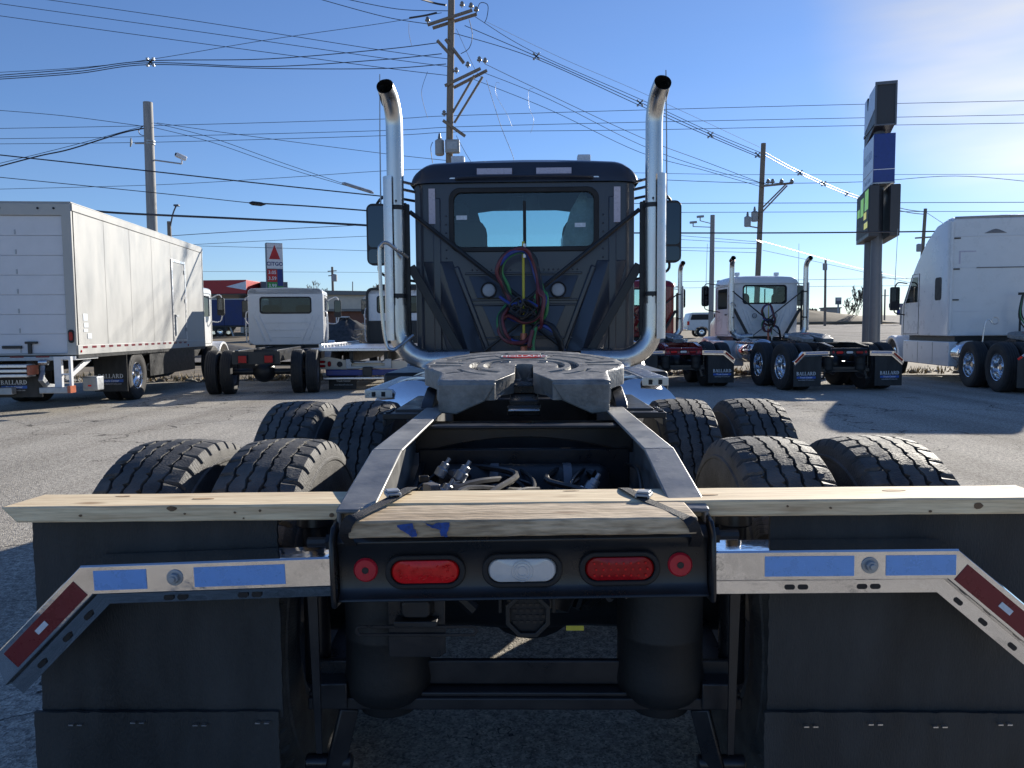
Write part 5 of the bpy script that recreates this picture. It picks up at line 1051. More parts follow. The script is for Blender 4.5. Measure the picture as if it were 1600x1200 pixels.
def small_cab(root, y0, L, W, z0, z1, paint, hood=1.3, hz=1.75, lower=None):
    """cab of a medium truck: rear wall with a window opening, sides, windshield, hood, fenders"""
    rw = MB(); rw.ring(rr(-W, W, z0, z1, .16, 5), rr(-W * .66, W * .66, z0 + (z1 - z0) * .57, z1 - .26, .06, 5), XZ, y0, y0 + .05); c = rw.build("cab", paint, root, .02, ang=30)
    wn = MB(); wn.ring(rr(-W * .69, W * .69, z0 + (z1 - z0) * .55, z1 - .23, .08, 5), rr(-W * .655, W * .655, z0 + (z1 - z0) * .575, z1 - .265, .055, 5), XZ, y0 - .012, y0 + .01); wv = wn.build("rear_window", K['gasket'], c, .005)
    MB().prism(rr(-W * .66, W * .66, z0 + (z1 - z0) * .57, z1 - .26, .06, 5), XZ, y0 + .012, y0 + .016).build("pane", K['dglass'], wv)
    for s_ in (-1, 1):
        sd_ = MB(); sd_.ring(rr(y0 + .05, y0 + L, z0, z1 - .1, .05, 4), rr(y0 + .55, y0 + L - .12, z0 + (z1 - z0) * .5, z1 - .24, .06, 4), YZ, s_ * W, s_ * (W - .05)); d = sd_.build("side_wall", paint, c, .008)
        MB().prism(rr(y0 + .54, y0 + L - .11, z0 + (z1 - z0) * .49, z1 - .23, .06, 4), YZ, s_ * (W - .02), s_ * (W - .024)).build("side_glass", K['dglass'], d)
        MB().tube([(s_ * (W + .002), y, z) for y, z in rr(y0 + .42, y0 + L - .03, z0 + .08, z1 - .17, .06, 4)], .008, 5, closed=True).build("door_seam", K['gasket'], d)
        mx_ = s_ * (W + .30); my_ = y0 + L - .1
        mr = MB(); mr.loft([[(mx_ + u * k_, my_ + dy, z) for u, z in rr(-.1, .1, z1 - .78, z1 - .28, .05, 4)] for k_, dy in ((1, 0), (1, .06), (.7, .12))]); m_ = mr.build("mirror", K['black'], root)
        MB().prism(rr(mx_ - .085, mx_ + .085, z1 - .62, z1 - .3, .03, 4), XZ, my_ - .005, my_ - .001).build("mirror_glass", K['mirror'], m_)
        ar = MB(); ar.tube(smoothpath([(s_ * W, my_ + .1, z1 - .3), (mx_, my_ + .05, z1 - .22), (mx_, my_ + .05, z1 - .9), (s_ * W, my_ + .1, z1 - .95)], 5), .018, 7); ar.build("mirror_arm", paint, m_)
        gb = MB(); gb.tube(smoothpath([(s_ * (W + .0), y0 + .2, z1 - .62), (s_ * (W + .09), y0 + .2, z1 - .72), (s_ * (W + .09), y0 + .2, z0 + .15), (s_ * W, y0 + .2, z0 + .05)], 5), .018, 7); gb.build("grab_handle", paint, root)
        n = 12; fl = []
        for x in (W - .25, W + .13):
            fl.append([(s_ * x, y0 + L + .75 + .62 * cos(pi * k / n), .5 + .62 * sin(pi * k / n)) for k in range(n + 1)] + [(s_ * x, y0 + L + .75 + .54 * cos(pi * k / n), .5 + .54 * sin(pi * k / n)) for k in range(n, -1, -1)])
        MB().loft(fl).build("fender", paint, root, .02)
        rb = MB()
        for xa, xb in ((.72, .42), (.86, .58)): rb.beam((s_ * W * xa, y0 - .006, z0 + (z1 - z0) * .52), (s_ * W * xb, y0 - .006, z0 + .12), .035, .025, (0, 1, 0))
        rb.build("pressed_rib", paint, c, .008)
    for k in range(3):
        z = z0 + .2 + k * .2; MB().bb(-W * (.42 + .08 * k), W * (.42 + .08 * k), y0 - .01, y0 + .003, z, z + .02).build("pressed_rib", paint, c, .005)
    MB().ring(rr(-W, W, z0, z1, .12, 5), rr(-W * .88, W * .88, z0 + (z1 - z0) * .5, z1 - .2, .1, 5), XZ, y0 + L, y0 + L + .05).build("front_wall", paint, c)
    MB().prism(rr(-W * .88, W * .88, z0 + (z1 - z0) * .5, z1 - .2, .1, 5), XZ, y0 + L + .02, y0 + L + .026).build("windshield", K['glass'], c)
    MB().loft([[(x, y, z) for x, z in [(W * s, z1 - .16), (W * s * .985, z1 - .06), (W * s * .9, z1 - .005), (0, z1 + .02), (-W * s * .9, z1 - .005), (-W * s * .985, z1 - .06), (-W * s, z1 - .16)]] for y, s in ((y0 - .0, .995), (y0 + .04, 1.003), (y0 + L, 1.003), (y0 + L + .08, .97))]).build("roof", paint, c, ang=50)
    MB().bb(-W + .06, W - .06, y0 + .06, y0 + L, z0 + .3, z0 + .36).build("cab_floor", K['black'], c)
    for s_ in (-1, 1): MB().loft([[(s_ * .45 + u, y, z) for u, z in rr(-.24, .24, z0 + .4, z1 - .45, .1, 4)] for y in (y0 + .35, y0 + .5)]).build("seat", K['seat'], c, .03)
    MB().bb(-W + .1, W - .1, y0 + L - .35, y0 + L - .02, z0 + .36, z0 + (z1 - z0) * .5).build("dashboard", K['seat'], c, .04)
    MB().loft([[(x, y, z) for x, z in rr(-w_, w_, .8, h, .14, 4)] for y, w_, h in ((y0 + L + .05, W * .82, hz), (y0 + L + hood * .6, W * .74, hz - .1), (y0 + L + hood, W * .62, hz - .35))]).build("hood", paint, root, ang=50)
    MB().bb(-W + .15, W - .15, y0 + .1, y0 + L, .75, z0 - .005).build("cab_underside", K['black'], root)
    return c
small_cab(bt, BL + .18, 1.35, 1.0, 1.0, 2.65, K['white'])

# ------------------------------------------------------------------ bare chassis cab
cc = empty("chassis_cab", (-5.80, 16.41, 0), radians(9.7), "white cab and bare black chassis with dual rear wheels beside the box truck", "truck")
for s_ in (-1, 1):
    MB().bb(*sorted((s_ * .36, s_ * .44)), .0, 8.0, .74, 1.0).build("frame_rail", K['frame'], cc, .006)
    wheel(cc, s_ * .76, 1.0, .49, out=-s_, rim=RIM_STEEL, sc=.94, holes=False); wheel(cc, s_ * 1.08, 1.0, .49, out=s_, rim=RIM_STEEL, sc=.94)
    wheel(cc, s_ * 1.0, 6.9, .49, out=s_, rim=RIM_FRONT, sc=.94, holes=False)
    q = MB().bb(s_ * .27 - .1, s_ * .27 + .1, -.09, -.02, .72, .90).build("tail_lamp", K['gasket'], cc, .01); MB().bb(s_ * .27 - .085, s_ * .27 + .085, -.1, -.0905, .735, .885).build("lamp_lens", K['lensdark'], q, .006)
MB().bb(-.5, .5, -.02, -.002, .70, .97).build("end_plate", K['black'], cc, .004)
for y in (1.8, 2.9, 3.9): MB().bb(-.36, .36, y, y + .08, .78, .97).build("crossmember", K['frame'], cc)
MB().cyl((-1.0, 1.0, .49), (1.0, 1.0, .49), .07, n=14).build("axle", K['black'], cc); MB().lathe([(.05, -.25), (.16, -.2), (.25, -.05), (.25, .06), (.16, .22), (.07, .35)], (0, 1.0, .5), (0, 1, 0), 20).build("differential", K['black'], cc)
MB().bb(.46, .62, 2.4, 3.0, .65, .95).build("air_tank", K['white'], cc, .03); MB().bb(.5, 1.05, 3.3, 4.4, .42, .95).build("fuel_tank", K['black'], cc, .06); MB().bb(-1.05, -.5, 3.3, 4.2, .42, .95).build("battery_box", K['black'], cc, .04)
small_cab(cc, 4.75, 1.4, 1.0, 1.03, 2.58, K['white'], hz=1.72)

# ------------------------------------------------------------------ flatbed tow truck
tw = empty("tow_truck", (-3.72, 18.0, 0), radians(3.2), "rollback tow truck with pale flat bed and two tone black and white cab", "truck")
dkm = MB(); dkm.bb(-1.27, 1.27, -.25, 6.3, .93, 1.0); dk_ = dkm.build("flat_bed", K['alu'], tw, .01)
for s_ in (-1, 1):
    MB().bb(*sorted((s_ * 1.2, s_ * 1.27)), .6, 6.3, 1.0, 1.09).build("side_rail", K['alu'], dk_, .01)
    for k in range(14): MB().bb(*sorted((s_ * 1.12, s_ * 1.18)), .5 + k * .4, .58 + k * .4, 1.0, 1.05).build("tie_point", K['alu'], dk_, smooth=False)
    MB().bb(*sorted((s_ * .36, s_ * .45)), .1, 9, .66, .9).build("frame_rail", K['black'], tw)
    wheel(tw, s_ * .76, 2.1, .5, out=-s_, rim=RIM_STEEL, sc=.95, holes=False); wheel(tw, s_ * 1.08, 2.1, .5, out=s_, sc=.95); wheel(tw, s_ * 1.0, 8.3, .5, out=s_, rim=RIM_FRONT, sc=.95, holes=False)
MB().prism([(-1.2, .5), (-1.2, .74), (-.95, .8), (-.35, .68), (1.2, .7), (1.2, .5)], XZ, .0, .06).build("rear_bar", K['beige'], tw, .006)
for x, z, w_, h in ((-1.07, .68, .16, .06), (-1.07, .58, .16, .06), (-.9, .63, .08, .13)):
    q = MB().loft([[(a, y, b) for a, b in rr(x - w_ / 2, x + w_ / 2, z - h / 2, z + h / 2, min(w_, h) * .49, 4)] for y in (0, -.02)]).build("tail_lamp", K['gasket'], tw); MB().loft([[(a, y, b) for a, b in rr(x - w_ * .4, x + w_ * .4, z - h * .4, z + h * .4, min(w_, h) * .39, 4)] for y in (-.019, -.025)]).build("lamp_lens", K['lensdark'], q)
MB().cyl((-.66, 0, .62), (-.66, -.02, .62), .065, n=16).build("socket", K['gasket'], tw)
hp = MB(); hp.ring([(-.5, .52), (-.5, .74), (-.4, .74), (-.4, .70), (.42, .70), (.42, .74), (.55, .74), (.55, .52)], [(-.38, .57), (-.38, .63), (-.32, .65), (-.25, .65), (.25, .65), (.3, .65), (.4, .63), (.4, .57)], XZ, -.09, -.01); hp.build("hitch_plate", K['galv'], tw, .004)
MB().bb(-.95, 1.1, -.2, -.08, .36, .5).build("wheel_lift", K['signnavy'], tw, .02); MB().bb(-.1, .12, -.24, -.08, .34, .56).build("lift_receiver", K['black'], tw, .02); MB().bb(-1.0, 1.2, -.3, -.22, .28, .33).build("step_bar", K['alu'], tw, .01)
fp = MB().bb(-.95, -.3, .1, .112, .02, .35).build("mud_flap", K['flap'], tw); text("Truck Center", .06, K['textwhite'], fp, Matrix.Translation((-.6, .098, .22)) @ FACE_BACK); text("www.BallardTrucks.com", .045, K['lettergrey'], fp, Matrix.Translation((-.6, .098, .13)) @ FACE_BACK)
small_cab(tw, 6.9, 1.5, 1.04, 1.0, 2.75, K['white'], hz=1.8)
MB().loft([[(x, 6.875 + dy, z) for x, z in rr(-1.045, 1.045, 1.0, 1.72, .05, 4)] for dy in (0, .018)]).build("black_panel", K['black'], tw, .006)
q = MB(); q.ring(rr(-1.055, 1.055, .98, 2.78, .2, 5), rr(-.98, .98, 1.02, 2.70, .16, 5), XZ, 6.85, 6.885); q.build("black_trim", K['black'], tw, .006)
MB().loft([[(x, y, 2.79 + z) for x, z in rr(-.75, .75, 0, .12, .05, 4)] for y in (7.3, 7.6)]).build("beacon_bar", K['black'], tw)

# ------------------------------------------------------------------ other tractors
red = tractor("semi_tractor", "dark red day cab tractor with red frame and chrome stacks parked beyond", "truck", (3.66, 18.0, 0), radians(2.8), K['red'], False, frame=K['red'])
wht = tractor("semi_tractor", "white day cab tractor with black rear frame beside the grey sign columns", "truck", (6.98, 16.75, 0), radians(4.6), K['white'], False)

# ------------------------------------------------------------------ white sleeper tractor
sp = empty("sleeper_tractor", (11.04, 15.44, 0), radians(-7), "white high roof sleeper tractor with blank rear wall and chrome wheels", "truck", "semi tractors parked in the lot")
SY = 3.42
prof = [(SY, 1.16), (SY, 3.98), (SY + .25, 4.04), (SY + .9, 3.95), (SY + 1.5, 3.66), (SY + 2.1, 3.2), (SY + 2.6, 2.72), (SY + 3.15, 1.98), (SY + 3.2, 1.16)]
def sec(k, dy=0, top=0): return [(y + (dy if y == SY else 0), z - (top if z > 2 else 0)) for y, z in prof]
bod = MB(); bod.loft([[(x, y, z) for y, z in sec(0, dy, tp_)] for x, dy, tp_ in ((-1.2, .10, .12), (-1.17, .02, .04), (-1.08, 0, 0), (1.08, 0, 0), (1.17, .02, .04), (1.2, .10, .12))])
body = bod.build("sleeper_body", K['white'], sp, .02, ang=22)
for z in (1.75, 2.8, 3.55): MB().bb(-1.1, 1.1, SY - .008, SY + .002, z, z + .012).build("panel_seam", K['doorwhite'], body, smooth=False)
MB().bb(-.6, .9, SY - .014, SY + .002, 2.79, 2.815).build("drip_rail", K['steelrim'], body, smooth=False)
for z in (2.76, 3.5, 2.02): MB().bb(-1.16, -.98, SY - .02, SY + .004, z, z + .03).build("vent_slot", K['gasket'], body, smooth=False)
ed = MB(); ed.tube([(-1.16, SY - .0, 1.3), (-1.16, SY, 2.5), (-1.165, SY + .0, 3.9)], .04, 8); ed.build("side_extender", K['white'], body)
rl = MB(); rl.tube([(-1.1, SY + .03, 4.0), (0, SY + .03, 4.02), (1.1, SY + .03, 4.0)], .035, 8); rl.build("roof_lip", K['galv'], body)
MB().prism([(-.45, 3.62), (.05, 3.62), (-.12, 3.7), (-.2, 3.72), (-.28, 3.7)], XZ, SY - .012, SY - .001).build("roof_vent", K['steelrim'], body, smooth=False)
for a, b, c_, d_ in ((-1.0, -.62, 3.18, 3.21), (-1.0, -.965, 2.9, 3.18)): MB().bb(a, b, SY - .004, SY - .001, c_, d_).build("reflective_strip", K['tapewhite'], body, smooth=False)
for s_ in (-1, 1):
    MB().prism(rr(SY + .45, SY + .85, 2.05, 2.62, .08, 4), YZ, s_ * 1.2, s_ * 1.206).build("sleeper_window", K['gasket'], body)
    MB().prism([(SY + 2.0, 2.05), (SY + 2.0, 2.72), (SY + 2.35, 2.72), (SY + 2.85, 2.05)], YZ, s_ * 1.2, s_ * 1.206).build("door_window", K['dglass'], body)
    MB().tube([(s_ * 1.202, y, z) for y, z in ((SY + 1.9, 1.2), (SY + 1.9, 2.8), (SY + 2.4, 2.8), (SY + 2.98, 2.0), (SY + 3.0, 1.2))], .01, 5, closed=True).build("door_seam", K['gasket'], body)
    sk = MB(); sk.loft([[(s_ * x, y, z) for y, z in ((SY - .1, .42), (SY - .1, 1.02), (SY + 3.0, 1.02), (SY + 3.0, .42))] for x in (1.0, 1.17, 1.2)]); sko = sk.build("side_fairing", K['white'], sp, .02)
    for y in (SY + .9, SY + 1.9): MB().bb(*sorted((s_ * 1.2, s_ * 1.203)), y, y + .012, .44, 1.0).build("panel_seam", K['gasket'], sko, smooth=False)
    n = 12; fl = []
    for x in (.75, 1.2): fl.append([(s_ * x, SY + 4.0 + .66 * cos(pi * k / n), .5 + .64 * sin(pi * k / n)) for k in range(n + 1)] + [(s_ * x, SY + 4.0 + .56 * cos(pi * k / n), .5 + .54 * sin(pi * k / n)) for k in range(n, -1, -1)])
    MB().loft(fl).build("fender", K['white'], sp, .03)
    wheel(sp, s_ * 1.0, SY + 4.0, out=s_, rim=RIM_FRONT, holes=False)
    for y in (.9, 2.25): wheel(sp, s_ * .745, y, out=-s_, rim=RIM_STEEL, holes=False); wheel(sp, s_ * 1.08, y, out=s_)
    xm = s_ * 1.52; my = SY + 2.75
    mr = MB().loft([[(xm + u * k_, my + dy, z) for u, z in rr(-.12, .12, 1.85, 2.5, .04, 4)] for k_, dy in ((1, 0), (1, .08), (.8, .14))]).build("mirror", K['black'], sp)
    MB().prism(rr(xm - .1, xm + .1, 2.1, 2.47, .03, 4), XZ, my - .005, my - .001).build("mirror_glass", K['mirror'], mr)
    ar = MB(); ar.tube(smoothpath([(s_ * 1.15, my + .2, 2.6), (xm - s_ * .1, my + .1, 2.62), (xm, my + .06, 2.48)], 5), .018, 7); ar.build("mirror_arm", K['black'], mr)
    ar = MB(); ar.tube(smoothpath([(s_ * 1.15, my + .2, 1.72), (xm - s_ * .05, my + .1, 1.78), (xm, my + .06, 1.88)], 5), .018, 7); ar.build("mirror_arm", K['black'], mr)
    MB().tube([(xm, my + .06, 2.5), (xm - s_ * .02, my, 4.1)], [.009, .006], 6).build("whip_antenna", K['galv'], sp)
    MB().lathe([(.05, 2.75), (.2, 2.77), (.29, 2.84), (.31, 2.92), (.31, 3.3)], (s_ * .87, 0, .74), (0, 1, 0), 26).build("fuel_tank", K['chrome'], sp)
    MB().bb(*sorted((s_ * .35, s_ * .43)), .05, 7, .78, 1.05).build("frame_rail", K['frame'], sp)
    fp = MB().prism([(s_ * .6, .9), (s_ * .95, .9), (s_ * 1.2, .7), (s_ * 1.2, .15), (s_ * .6, .15)], XZ, .02, .035).build("mud_flap", K['flap'], sp)
    for t in range(3):
        MB().prism([(s_ * (.96 + .08 * t), .895 - .065 * t), (s_ * (.99 + .08 * t), .925 - .065 * t), (s_ * (1.06 + .08 * t), .868 - .065 * t), (s_ * (1.03 + .08 * t), .838 - .065 * t)], XZ, .0, .012).build("reflective_tape", K['lensred'] if t != 1 else K['tapewhite'], fp, smooth=False)
MB().loft([[(x, y, z) for x, z in rr(-w_, w_, .7, h, .16, 4)] for y, w_, h in ((SY + 3.1, .9, 1.95), (SY + 3.8, .82, 1.8), (SY + 4.6, .7, 1.5))]).build("hood", K['white'], sp, ang=50)
MB().bb(-1.0, 1.0, SY + .1, SY + 3.1, .7, 1.15).build("cab_underside", K['black'], sp); MB().bb(-1.15, 1.15, SY + 4.6, SY + 4.8, .35, .7).build("bumper", K['white'], sp, .05)
fifth_wheel(sp, 1.9, 1.2, radians(8), False)
pg = MB(); pg.tube([(.25, SY - .35, 1.0), (.25, SY - .35, 1.7), (.3, SY - .35, 2.15)], .025, 8); pg.bb(.2, .42, SY - .38, SY - .32, 2.12, 2.18); pg.build("line_post", K['black'], sp)
for q in range(3): MB().tube(smoothpath([(.27, SY - .36, 2.1), (.2 + .04 * q, SY - .4, 1.6), (.4 + .1 * q, SY - .42, 1.3), (.7 + .06 * q, SY - .4, 1.5 - .1 * q), (.45, SY - .4, 1.1)], 6), .016, 6).build("air_line", K[('hoseblack', 'hosegreen', 'hoseblack')[q]], sp)
st = MB(); st.tube(smoothpath([(-.62, SY - .5, 1.02), (-.58, SY - .5, 1.45), (-.5, SY - .5, 1.55), (-.42, SY - .5, 1.45)], 5), .015, 6); st.tube([(-.36 + .08 * cos(2 * pi * k / 14), SY - .5, 1.52 + .08 * sin(2 * pi * k / 14)) for k in range(14)], .012, 6, closed=True); tag(st.build("step_rail", K['alu'], sp), kind="stuff")

# ------------------------------------------------------------------ pickup
pk = empty("utility_vehicle", (12.7, 62, H(0, 62) + .02), radians(-90), "white sport utility vehicle far off between the red and white tractors", "car")
pr_ = [(0, .55), (-.02, 1.2), (.18, 1.86), (.4, 1.93), (2.9, 1.94), (3.9, 1.34), (5.3, 1.2), (5.6, .95), (5.6, .5), (5.0, .5), (4.9, .72), (4.5, .82), (4.1, .72), (4.0, .5), (1.6, .5), (1.5, .72), (1.1, .82), (.7, .72), (.6, .5)]
MB().loft([[(x, y, z) for y, z in pr_] for x in (-.98, .98)]).build("body", K['white'], pk, .05)
for s_ in (-1, 1):
    MB().prism([(.2, 1.36), (.32, 1.78), (2.75, 1.80), (3.55, 1.36)], YZ, s_ * .985, s_ * .99).build("side_window", K['gasket'], pk)
    for y in (1.1, 4.5): wheel(pk, s_ * .88, y, .39, out=s_, rim=RIM_FRONT, sc=.74, holes=False)
    MB().bb(*sorted((s_ * .80, s_ * .99)), -.04, .12, .95, 1.25).build("tail_lamp", K['lensred'], pk)
MB().bb(-.9, .9, -.12, .0, .5, .68).build("bumper", K['chrome'], pk, .03)

# ------------------------------------------------------------------ gas station, trailer, buildings
tr = empty("box_trailer", (-38.5, 73, H(0, 73) + .05), radians(-90), "dark blue curtain trailer parked below the red canopy", "trailer")
for k in range(8): MB().bb(-1.25, 1.25, .02 + k * 1.7, 1.71 + k * 1.7, 1.05, 3.45).build("curtain_panel", K['trailerblue'], tr, .02)
MB().bb(-1.2, 1.2, 0, 13.6, .9, 1.04).build("bed", K['black'], tr); MB().bb(-1.27, 1.27, 0, 13.6, 3.45, 3.55).build("top_rail", K['galv'], tr)
for y in (8.3, 9.7):
    for s_ in (-1, 1): wheel(tr, s_ * 1.0, y, .5, out=s_, rim=RIM_FRONT, sc=.95, holes=False)
MB().bb(-1.1, 1.1, 7.6, 10.4, .55, .95).build("bogie", K['black'], tr); lg_ = MB(); lg_.beam((.9, 10.9, 0.05), (.9, 10.6, .95), .12, .12); lg_.build("landing_leg", K['galv'], tr)
gs = empty("canopy", (-33, 86, H(0, 86)), radians(-3), "flat red fuel station canopy behind the box truck and blue trailer", "canopy")
MB().bb(-22, 3.4, -4, 8, 4.3, 5.75).build("canopy_roof", K['canopy'], gs, .03); MB().prism([(1.2, 5.05), (3.41, 5.6), (3.41, 4.65)], XZ, -4.03, -4.004).build("white_wedge", K['signwhite'], gs, smooth=False); MB().bb(-22, 3.3, -3.9, 7.9, 4.23, 4.295).build("soffit", K['signgrey'], gs)
for x in (-18, -9, -1.2):
    for y in (-1.5, 5.5): MB().bb(x - .2, x + .2, y - .2, y + .2, 0, 4.23).build("column", K['signwhite'], gs)
bl = empty("warehouse", (-25.5, 84, H(0, 84)), radians(24), "long beige flat roofed building with ribbon windows behind the parked trucks", "building")
MB().bb(-4, 30, 0, 16, 0, 4.3).build("wall", K['beige'], bl); rf = MB().bb(-4.3, 30.3, -.4, 16.3, 4.3, 4.75).build("roof", K['roofgrey'], bl); MB().bb(-3.2, -.4, 1, 3, 4.755, 5.7).build("roof_unit", K['signgrey'], rf)
for k in range(16): 
    wv = MB().bb(11 + k * 1.15, 12.0 + k * 1.15, -.05, -.003, 2.1, 3.5).build("window", K['signwhite'], bl); MB().bb(11.08 + k * 1.15, 11.92 + k * 1.15, -.07, -.052, 2.2, 3.4).build("pane", K['gasket'], wv, smooth=False)
hb = empty("brick_house", (-14.6, 63, H(0, 63)), radians(14), "low brown brick building with green ribbed roof behind the gravel heap", "building")
MB().bb(-3.5, 6, 0, 7, 0, 2.3).build("wall", K['brick'], hb); rf = MB().prism([(-.6, 2.25), (2.5, 3.2), (5.6, 2.25)], YZ, -3.9, -1.6).build("roof", K['roofgreen'], hb)
for k in range(5): MB().beam((-3.7 + k * .48, -.6, 2.31), (-3.7 + k * .48, 2.5, 3.25), .05, .06).build("roof_seam", K['roofgreen'], rf, smooth=False)
MB().bb(-1.55, 6.4, -.4, 7.4, 2.3, 2.5).build("flat_roof", K['roofgrey'], hb)
for x in (-2.8, -1.0, 2.2, 4.2): wv = MB().bb(x, x + 1.1, -.05, -.003, .8, 1.9).build("window", K['signwhite'], hb); MB().bb(x + .1, x + 1.0, -.07, -.052, .9, 1.8).build("pane", K['gasket'], wv, smooth=False)
rb_ = empty("roadside_shop", (67, 170, H(0, 170)), 0, "small far grey building with a pole sign beside the road", "building")
MB().bb(-1.4, 1.5, 0, 4, 0, 2.6).build("wall", K['concrete'], rb_); MB().bb(-1.6, 1.7, -.2, 4.2, 2.6, 2.85).build("roof", K['roofgrey'], rb_); MB().bb(-.75, -.45, -1.2, -.9, 0, 1.2).build("door", K['signdark'], rb_)

# ------------------------------------------------------------------ signs
ct = empty("price_sign", (-19.6, 60, H(0, 60)), radians(27), "tall white fuel price sign with red triangle above the white chassis cab", "sign")
z0, z1 = 4.0, 7.6
cb = MB().bb(-.62, .62, -.28, .28, z0, z1).build("cabinet", K['signgrey'], ct, .02)
MB().bb(-.58, .58, -.292, -.281, z0 + 1.62, z1 - .04).build("white_panel", K['signwhite'], cb, smooth=False)
MB().prism([(-.42, z0 + 2.35), (.42, z0 + 2.35), (0, z0 + 3.45)], XZ, -.302, -.293).build("red_triangle", K['signred'], cb, smooth=False)
MB().prism([(-.42, z0 + 2.35), (0, z0 + 2.72), (.42, z0 + 2.35)], XZ, -.308, -.3025).build("triangle_base", K['canopy'], cb, smooth=False)
text("CITGO", .40, K['signnavy'], cb, Matrix.Translation((0, -.294, z0 + 1.98)) @ FACE_BACK, bold=.03)
MB().bb(-.58, .15, -.292, -.281, z0 + .6, z0 + 1.56).build("red_panel", K['signred'], cb, smooth=False); MB().bb(-.58, .15, -.292, -.281, z0 + .04, z0 + .58).build("green_panel", K['signgreen'], cb, smooth=False)
MB().bb(.18, .58, -.292, -.281, z0 + .3, z0 + 1.56).build("blue_panel", K['signblue'], cb, smooth=False); MB().bb(.18, .58, -.292, -.281, z0 + .04, z0 + .28).build("white_panel", K['signgreen'], cb, smooth=False)
for z, s_ in ((1.32, "3.05"), (.86, "3.59"), (.3, "3.99")): text(s_, .36, K['textwhite'], cb, Matrix.Translation((-.21, -.294, z0 + z)) @ FACE_BACK, bold=.02)
for x in (-.4, .4): MB().bb(x - .08, x + .08, -.08, .08, 0, z0).build("post", K['signgrey'], ct)
py = empty("pylon_sign", (11.62, 25.9, H(0, 25.9)), radians(-15), "tall grey twin column pylon sign with dark blue cabinets and lit screen", "sign"); py.scale = (.8, .85, .891); py.location.z += .63
for x, y in ((-.10, -.35), (-.18, .75)): MB().lathe([(.30, -.78), (.22, -.7), (.21, 9.0 if y < 0 else 5.5)], (x, y, 0), (0, 0, 1), 24).build("column", K['signgrey'], py)
tc_ = MB().prism([(-1.15, 8.55), (-1.15, 9.42), (.3, 9.42), (.48, 8.95), (.62, 8.95), (.75, 9.42), (1.35, 9.42), (1.35, 7.62), (-1.15, 8.0)][::1], YZ, -.40, .34).build("top_cabinet", K['signdark'], py, .02)
for s_, xx in ((-1, -.40), (1, .34)):
    MB().prism([(-1.1, 8.6), (-1.1, 9.37), (.27, 9.37), (.46, 8.9), (.64, 8.9), (.78, 9.37), (1.3, 9.37), (1.3, 8.2)], YZ, xx + s_ * .003, xx + s_ * .014).build("sign_face", K['signpanel'], tc_, smooth=False)
    MB().bb(*sorted((xx, xx + s_ * .03)), -1.15, 1.35, 8.03, 8.13).build("dark_band", K['signdark'], tc_, smooth=False)
fm = MB(); fm.ring([(-.43, 7.95), (-.43, 9.47), (.37, 9.47), (.37, 7.95)], [(-.36, 8.0), (-.36, 9.36), (.30, 9.36), (.30, 8.0)], XZ, -1.2, -1.14); fm.build("edge_frame", K['signgrey'], tc_, .005)
bc = MB().bb(-.42, .36, -1.15, 1.3, 5.98, 7.68).build("blue_cabinet", K['signblue'], py, .015); MB().bb(-.425, .365, -1.155, 1.305, 6.42, 6.44).build("trim_line", K['signwhite'], bc, smooth=False); MB().bb(-.43, .37, -1.16, 1.31, 5.93, 5.979).build("base_trim", K['galv'], bc)
MB().bb(-.432, -.4205, -1.1, 1.26, 6.46, 7.64).build("sign_face", K['signpanel'], bc, smooth=False); MB().bb(-.432, -.4205, -1.1, 1.26, 6.0, 6.41).build("sign_face", K['signpanel'], bc, smooth=False)
serif_ballard(.30, Matrix.Translation((-.4325, .08, 7.05)) @ Matrix.Rotation(-pi / 2, 4, 'Z') @ FACE_BACK, K['signblue'], bc); text("Truck Center", .26, K['signblue'], bc, Matrix.Translation((-.4335, .08, 6.2)) @ Matrix.Rotation(-pi / 2, 4, 'Z') @ FACE_BACK)
for s_ in (-1, 1):
    q = MB().bb(*sorted((s_ * .20 - .03, s_ * .56 - .03)), -1.45, 1.6, 4.05, 5.85).move((0, 0, 0)).build("screen_cabinet", K['signdark'], py, .02)
    xf = s_ * .56 - .03
    MB().bb(*sorted((xf, xf + s_ * .012)), -1.4, 1.55, 4.2, 5.8).build("screen", K['gasket'], q, smooth=False)
    for a, b, c_, d_, m in ((-1.3, -.5, 5.05, 5.75, 'ledgreen'), (-.2, .5, 4.95, 5.6, 'ledgreen'), (-.9, -.3, 4.75, 5.0, 'ledyellow'), (-1.2, -.4, 4.4, 4.62, 'ledyellow'), (.7, 1.3, 5.0, 5.3, 'ledgreen')): MB().bb(*sorted((xf + s_ * .0125, xf + s_ * .016)), a, b, c_, d_).build("lit_block", K[m], q, smooth=False)
MB().cyl((.33, -.7, 4.3), (.33, -.7, 5.7), .02, n=8).build("conduit", K['galv'], py)
s1 = empty("roadside_sign", (50, 105, H(0, 105)), 0, "wide low purple grey board sign on one post beside the far road", "sign"); MB().bb(-1.2, 1.4, -.1, .1, 2.4, 2.95).build("board", mat("purple grey board", (.16, .15, .2), .5), s1); MB().bb(.3, .55, -.08, .08, 0, 2.4).build("post", K['concrete'], s1)
s2 = empty("roadside_sign", (58, 120, H(0, 120)), 0, "small blue panel sign below the wide board sign", "sign"); MB().bb(-1.0, 1.0, -.1, .1, 1.3, 2.2).build("board", K['signblue'], s2); MB().bb(-.1, .1, -.08, .08, 0, 1.3).build("post", K['galv'], s2)
s3 = empty("roadside_sign", (66.4, 166, H(0, 166)), 0, "small square sign on the roof line of the far grey building", "sign"); MB().bb(-.6, .6, -.15, .15, 3.4, 4.9).build("board", K['signgrey'], s3); MB().bb(-.15, .15, -.1, .1, 0, 3.4).build("post", K['galv'], s3); MB().bb(-.5, .5, -.165, -.151, 4.2, 4.8).build("sign_face", K['lettergrey'], s3, smooth=False)

